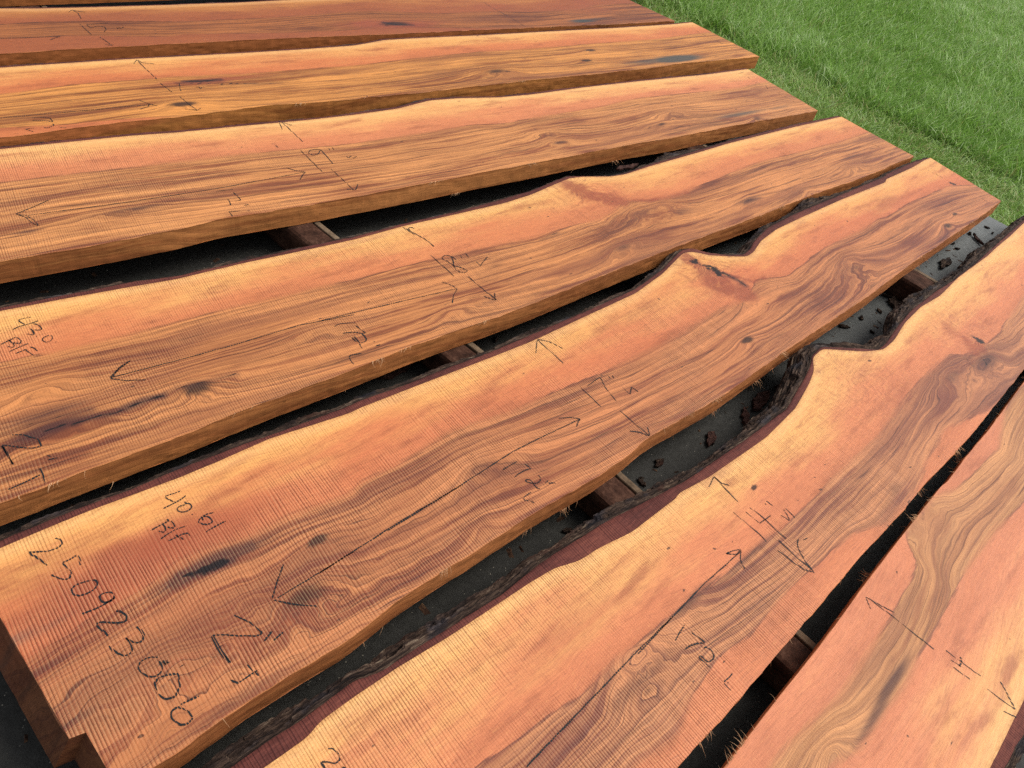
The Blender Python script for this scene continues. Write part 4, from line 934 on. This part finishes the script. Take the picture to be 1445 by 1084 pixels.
# ------------------------------------------------------------------ lawn
def blade_material():
    k = NT('grass_blades')
    g_ = k.attr('g'); h = k.attr('h'); dry = k.attr('dry')
    col = k.ramp(g_, [(.0, (.13, .26, .032)), (.4, (.23, .41, .062)), (.75, (.33, .52, .12)), (1.0, (.54, .68, .34))])
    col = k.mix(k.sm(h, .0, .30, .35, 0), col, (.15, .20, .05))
    col = k.mix(dry, col, (.40, .34, .14))
    tr = k.n('BsdfTranslucent'); k.put(tr.inputs['Color'], k.mix(.4, col, (.20, .40, .06)))
    mx = k.n('MixShader'); mx.inputs[0].default_value = .40
    k.fin(col, .5, .35)
    k.t.links.new(k.b.outputs[0], mx.inputs[1]); k.t.links.new(tr.outputs[0], mx.inputs[2]); k.t.links.new(mx.outputs[0], k.out.inputs['Surface'])
    return k.m
def lawn(N=150000):
    rg = np.random.default_rng(5)
    # lawn coordinates: p along the paving edge, q away from it
    u = rg.uniform(-4.2, 1.0, N * 3); q = rg.random(N * 3) ** 1.3 * 5.2 + .0
    W = P0[None] + pe[None] * u[:, None] + pn[None] * q[:, None]
    rel = np.column_stack([W[:, 0], W[:, 1], np.full(len(W), -CAMZ)])
    fx = rel @ FWD; X = SW / 2 + FPX * (rel @ RGT) / fx; Y = SH / 2 - FPX * (rel @ UPV) / fx
    ok = (fx > .3) & (X > 820) & (X < 1620) & (Y > -170) & (Y < 420)
    dens = .45 + .55 * sstep(-.35, .25, fbm(W[:, 0] * 2.2, W[:, 1] * 2.2, 71, 4))
    dens = np.where(q < .40, dens * .95, dens) * (1 - .75 * np.exp(-((q + .10 * fbm(W[:, 0] * 3, W[:, 1] * 3, 73, 3) - .76) / .07) ** 2) * sstep(.1, .5, fbm(W[:, 0] * 5, W[:, 1] * 5, 79, 2) + .35))
    ok &= rg.random(len(W)) < dens
    W = W[ok][:N]; u = u[ok][:N]; q = q[ok][:N]; n = len(W)
    edge = q + .10 * fbm(W[:, 0] * 3, W[:, 1] * 3, 73, 3) - .06 * sstep(-1.6, .2, u)
    tall = sstep(.66, .84, edge)
    cl = fbm(W[:, 0] * 4.5, W[:, 1] * 4.5, 75, 4); sw = fbm(W[:, 0] * 1.1, W[:, 1] * 1.1, 77, 3)
    H = (.022 + .032 * rg.random(n)) * (1 - tall) + (.065 + .050 * rg.random(n) + .026 * cl) * tall
    wd = rg.uniform(.0012, .0034, n) * (1 + .25 * tall)
    lean = rg.uniform(.25, 1.15, n) * (1 + .5 * (1 - tall)); ang = rg.normal(.2, 1.15, n) + 1.6 * sw
    ld = np.column_stack([np.cos(ang), np.sin(ang)])
    pr = rg.uniform(0, 2 * np.pi, n); wv = np.column_stack([np.cos(pr), np.sin(pr)])
    Vs = []; hh = []
    for k, (t, ww) in enumerate(((0, 1.0), (.4, .95), (.75, .65), (1.0, .05))):
        c = W + ld * (H * lean * t ** 1.9)[:, None]; z = -.07 + H * (t - .28 * lean * t ** 2)
        for sgn in (-1, 1):
            e = c + wv * (sgn * wd * ww)[:, None]
            Vs.append(np.column_stack([e, z])); hh.append(np.full(n, t))
    V = np.stack(Vs, 1).reshape(-1, 3); hv = np.stack(hh, 1).ravel()
    b = np.arange(n) * 8
    F_ = np.concatenate([np.column_stack([b + 2 * k, b + 2 * k + 1, b + 2 * k + 3, b + 2 * k + 2]) for k in range(3)])
    g_ = np.clip(.42 + .16 * (1 - tall) + .04 * np.clip(q - 1.5, 0, 4) + .26 * rg.normal(size=n) + .28 * cl + .10 * sw + .1 * tall, 0, 1)  # blades coloured paler far out to imitate their sheen
    dr = np.where(rg.random(n) < (.06 + .20 * (1 - tall)), rg.uniform(.3, .95, n), .06 * (1 - tall))
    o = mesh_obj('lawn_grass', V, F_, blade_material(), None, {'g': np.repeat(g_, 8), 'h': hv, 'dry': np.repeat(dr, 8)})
    tag(o, 'green lawn grass growing beyond the ends of the boards', 'grass', kind='stuff')
lawn()
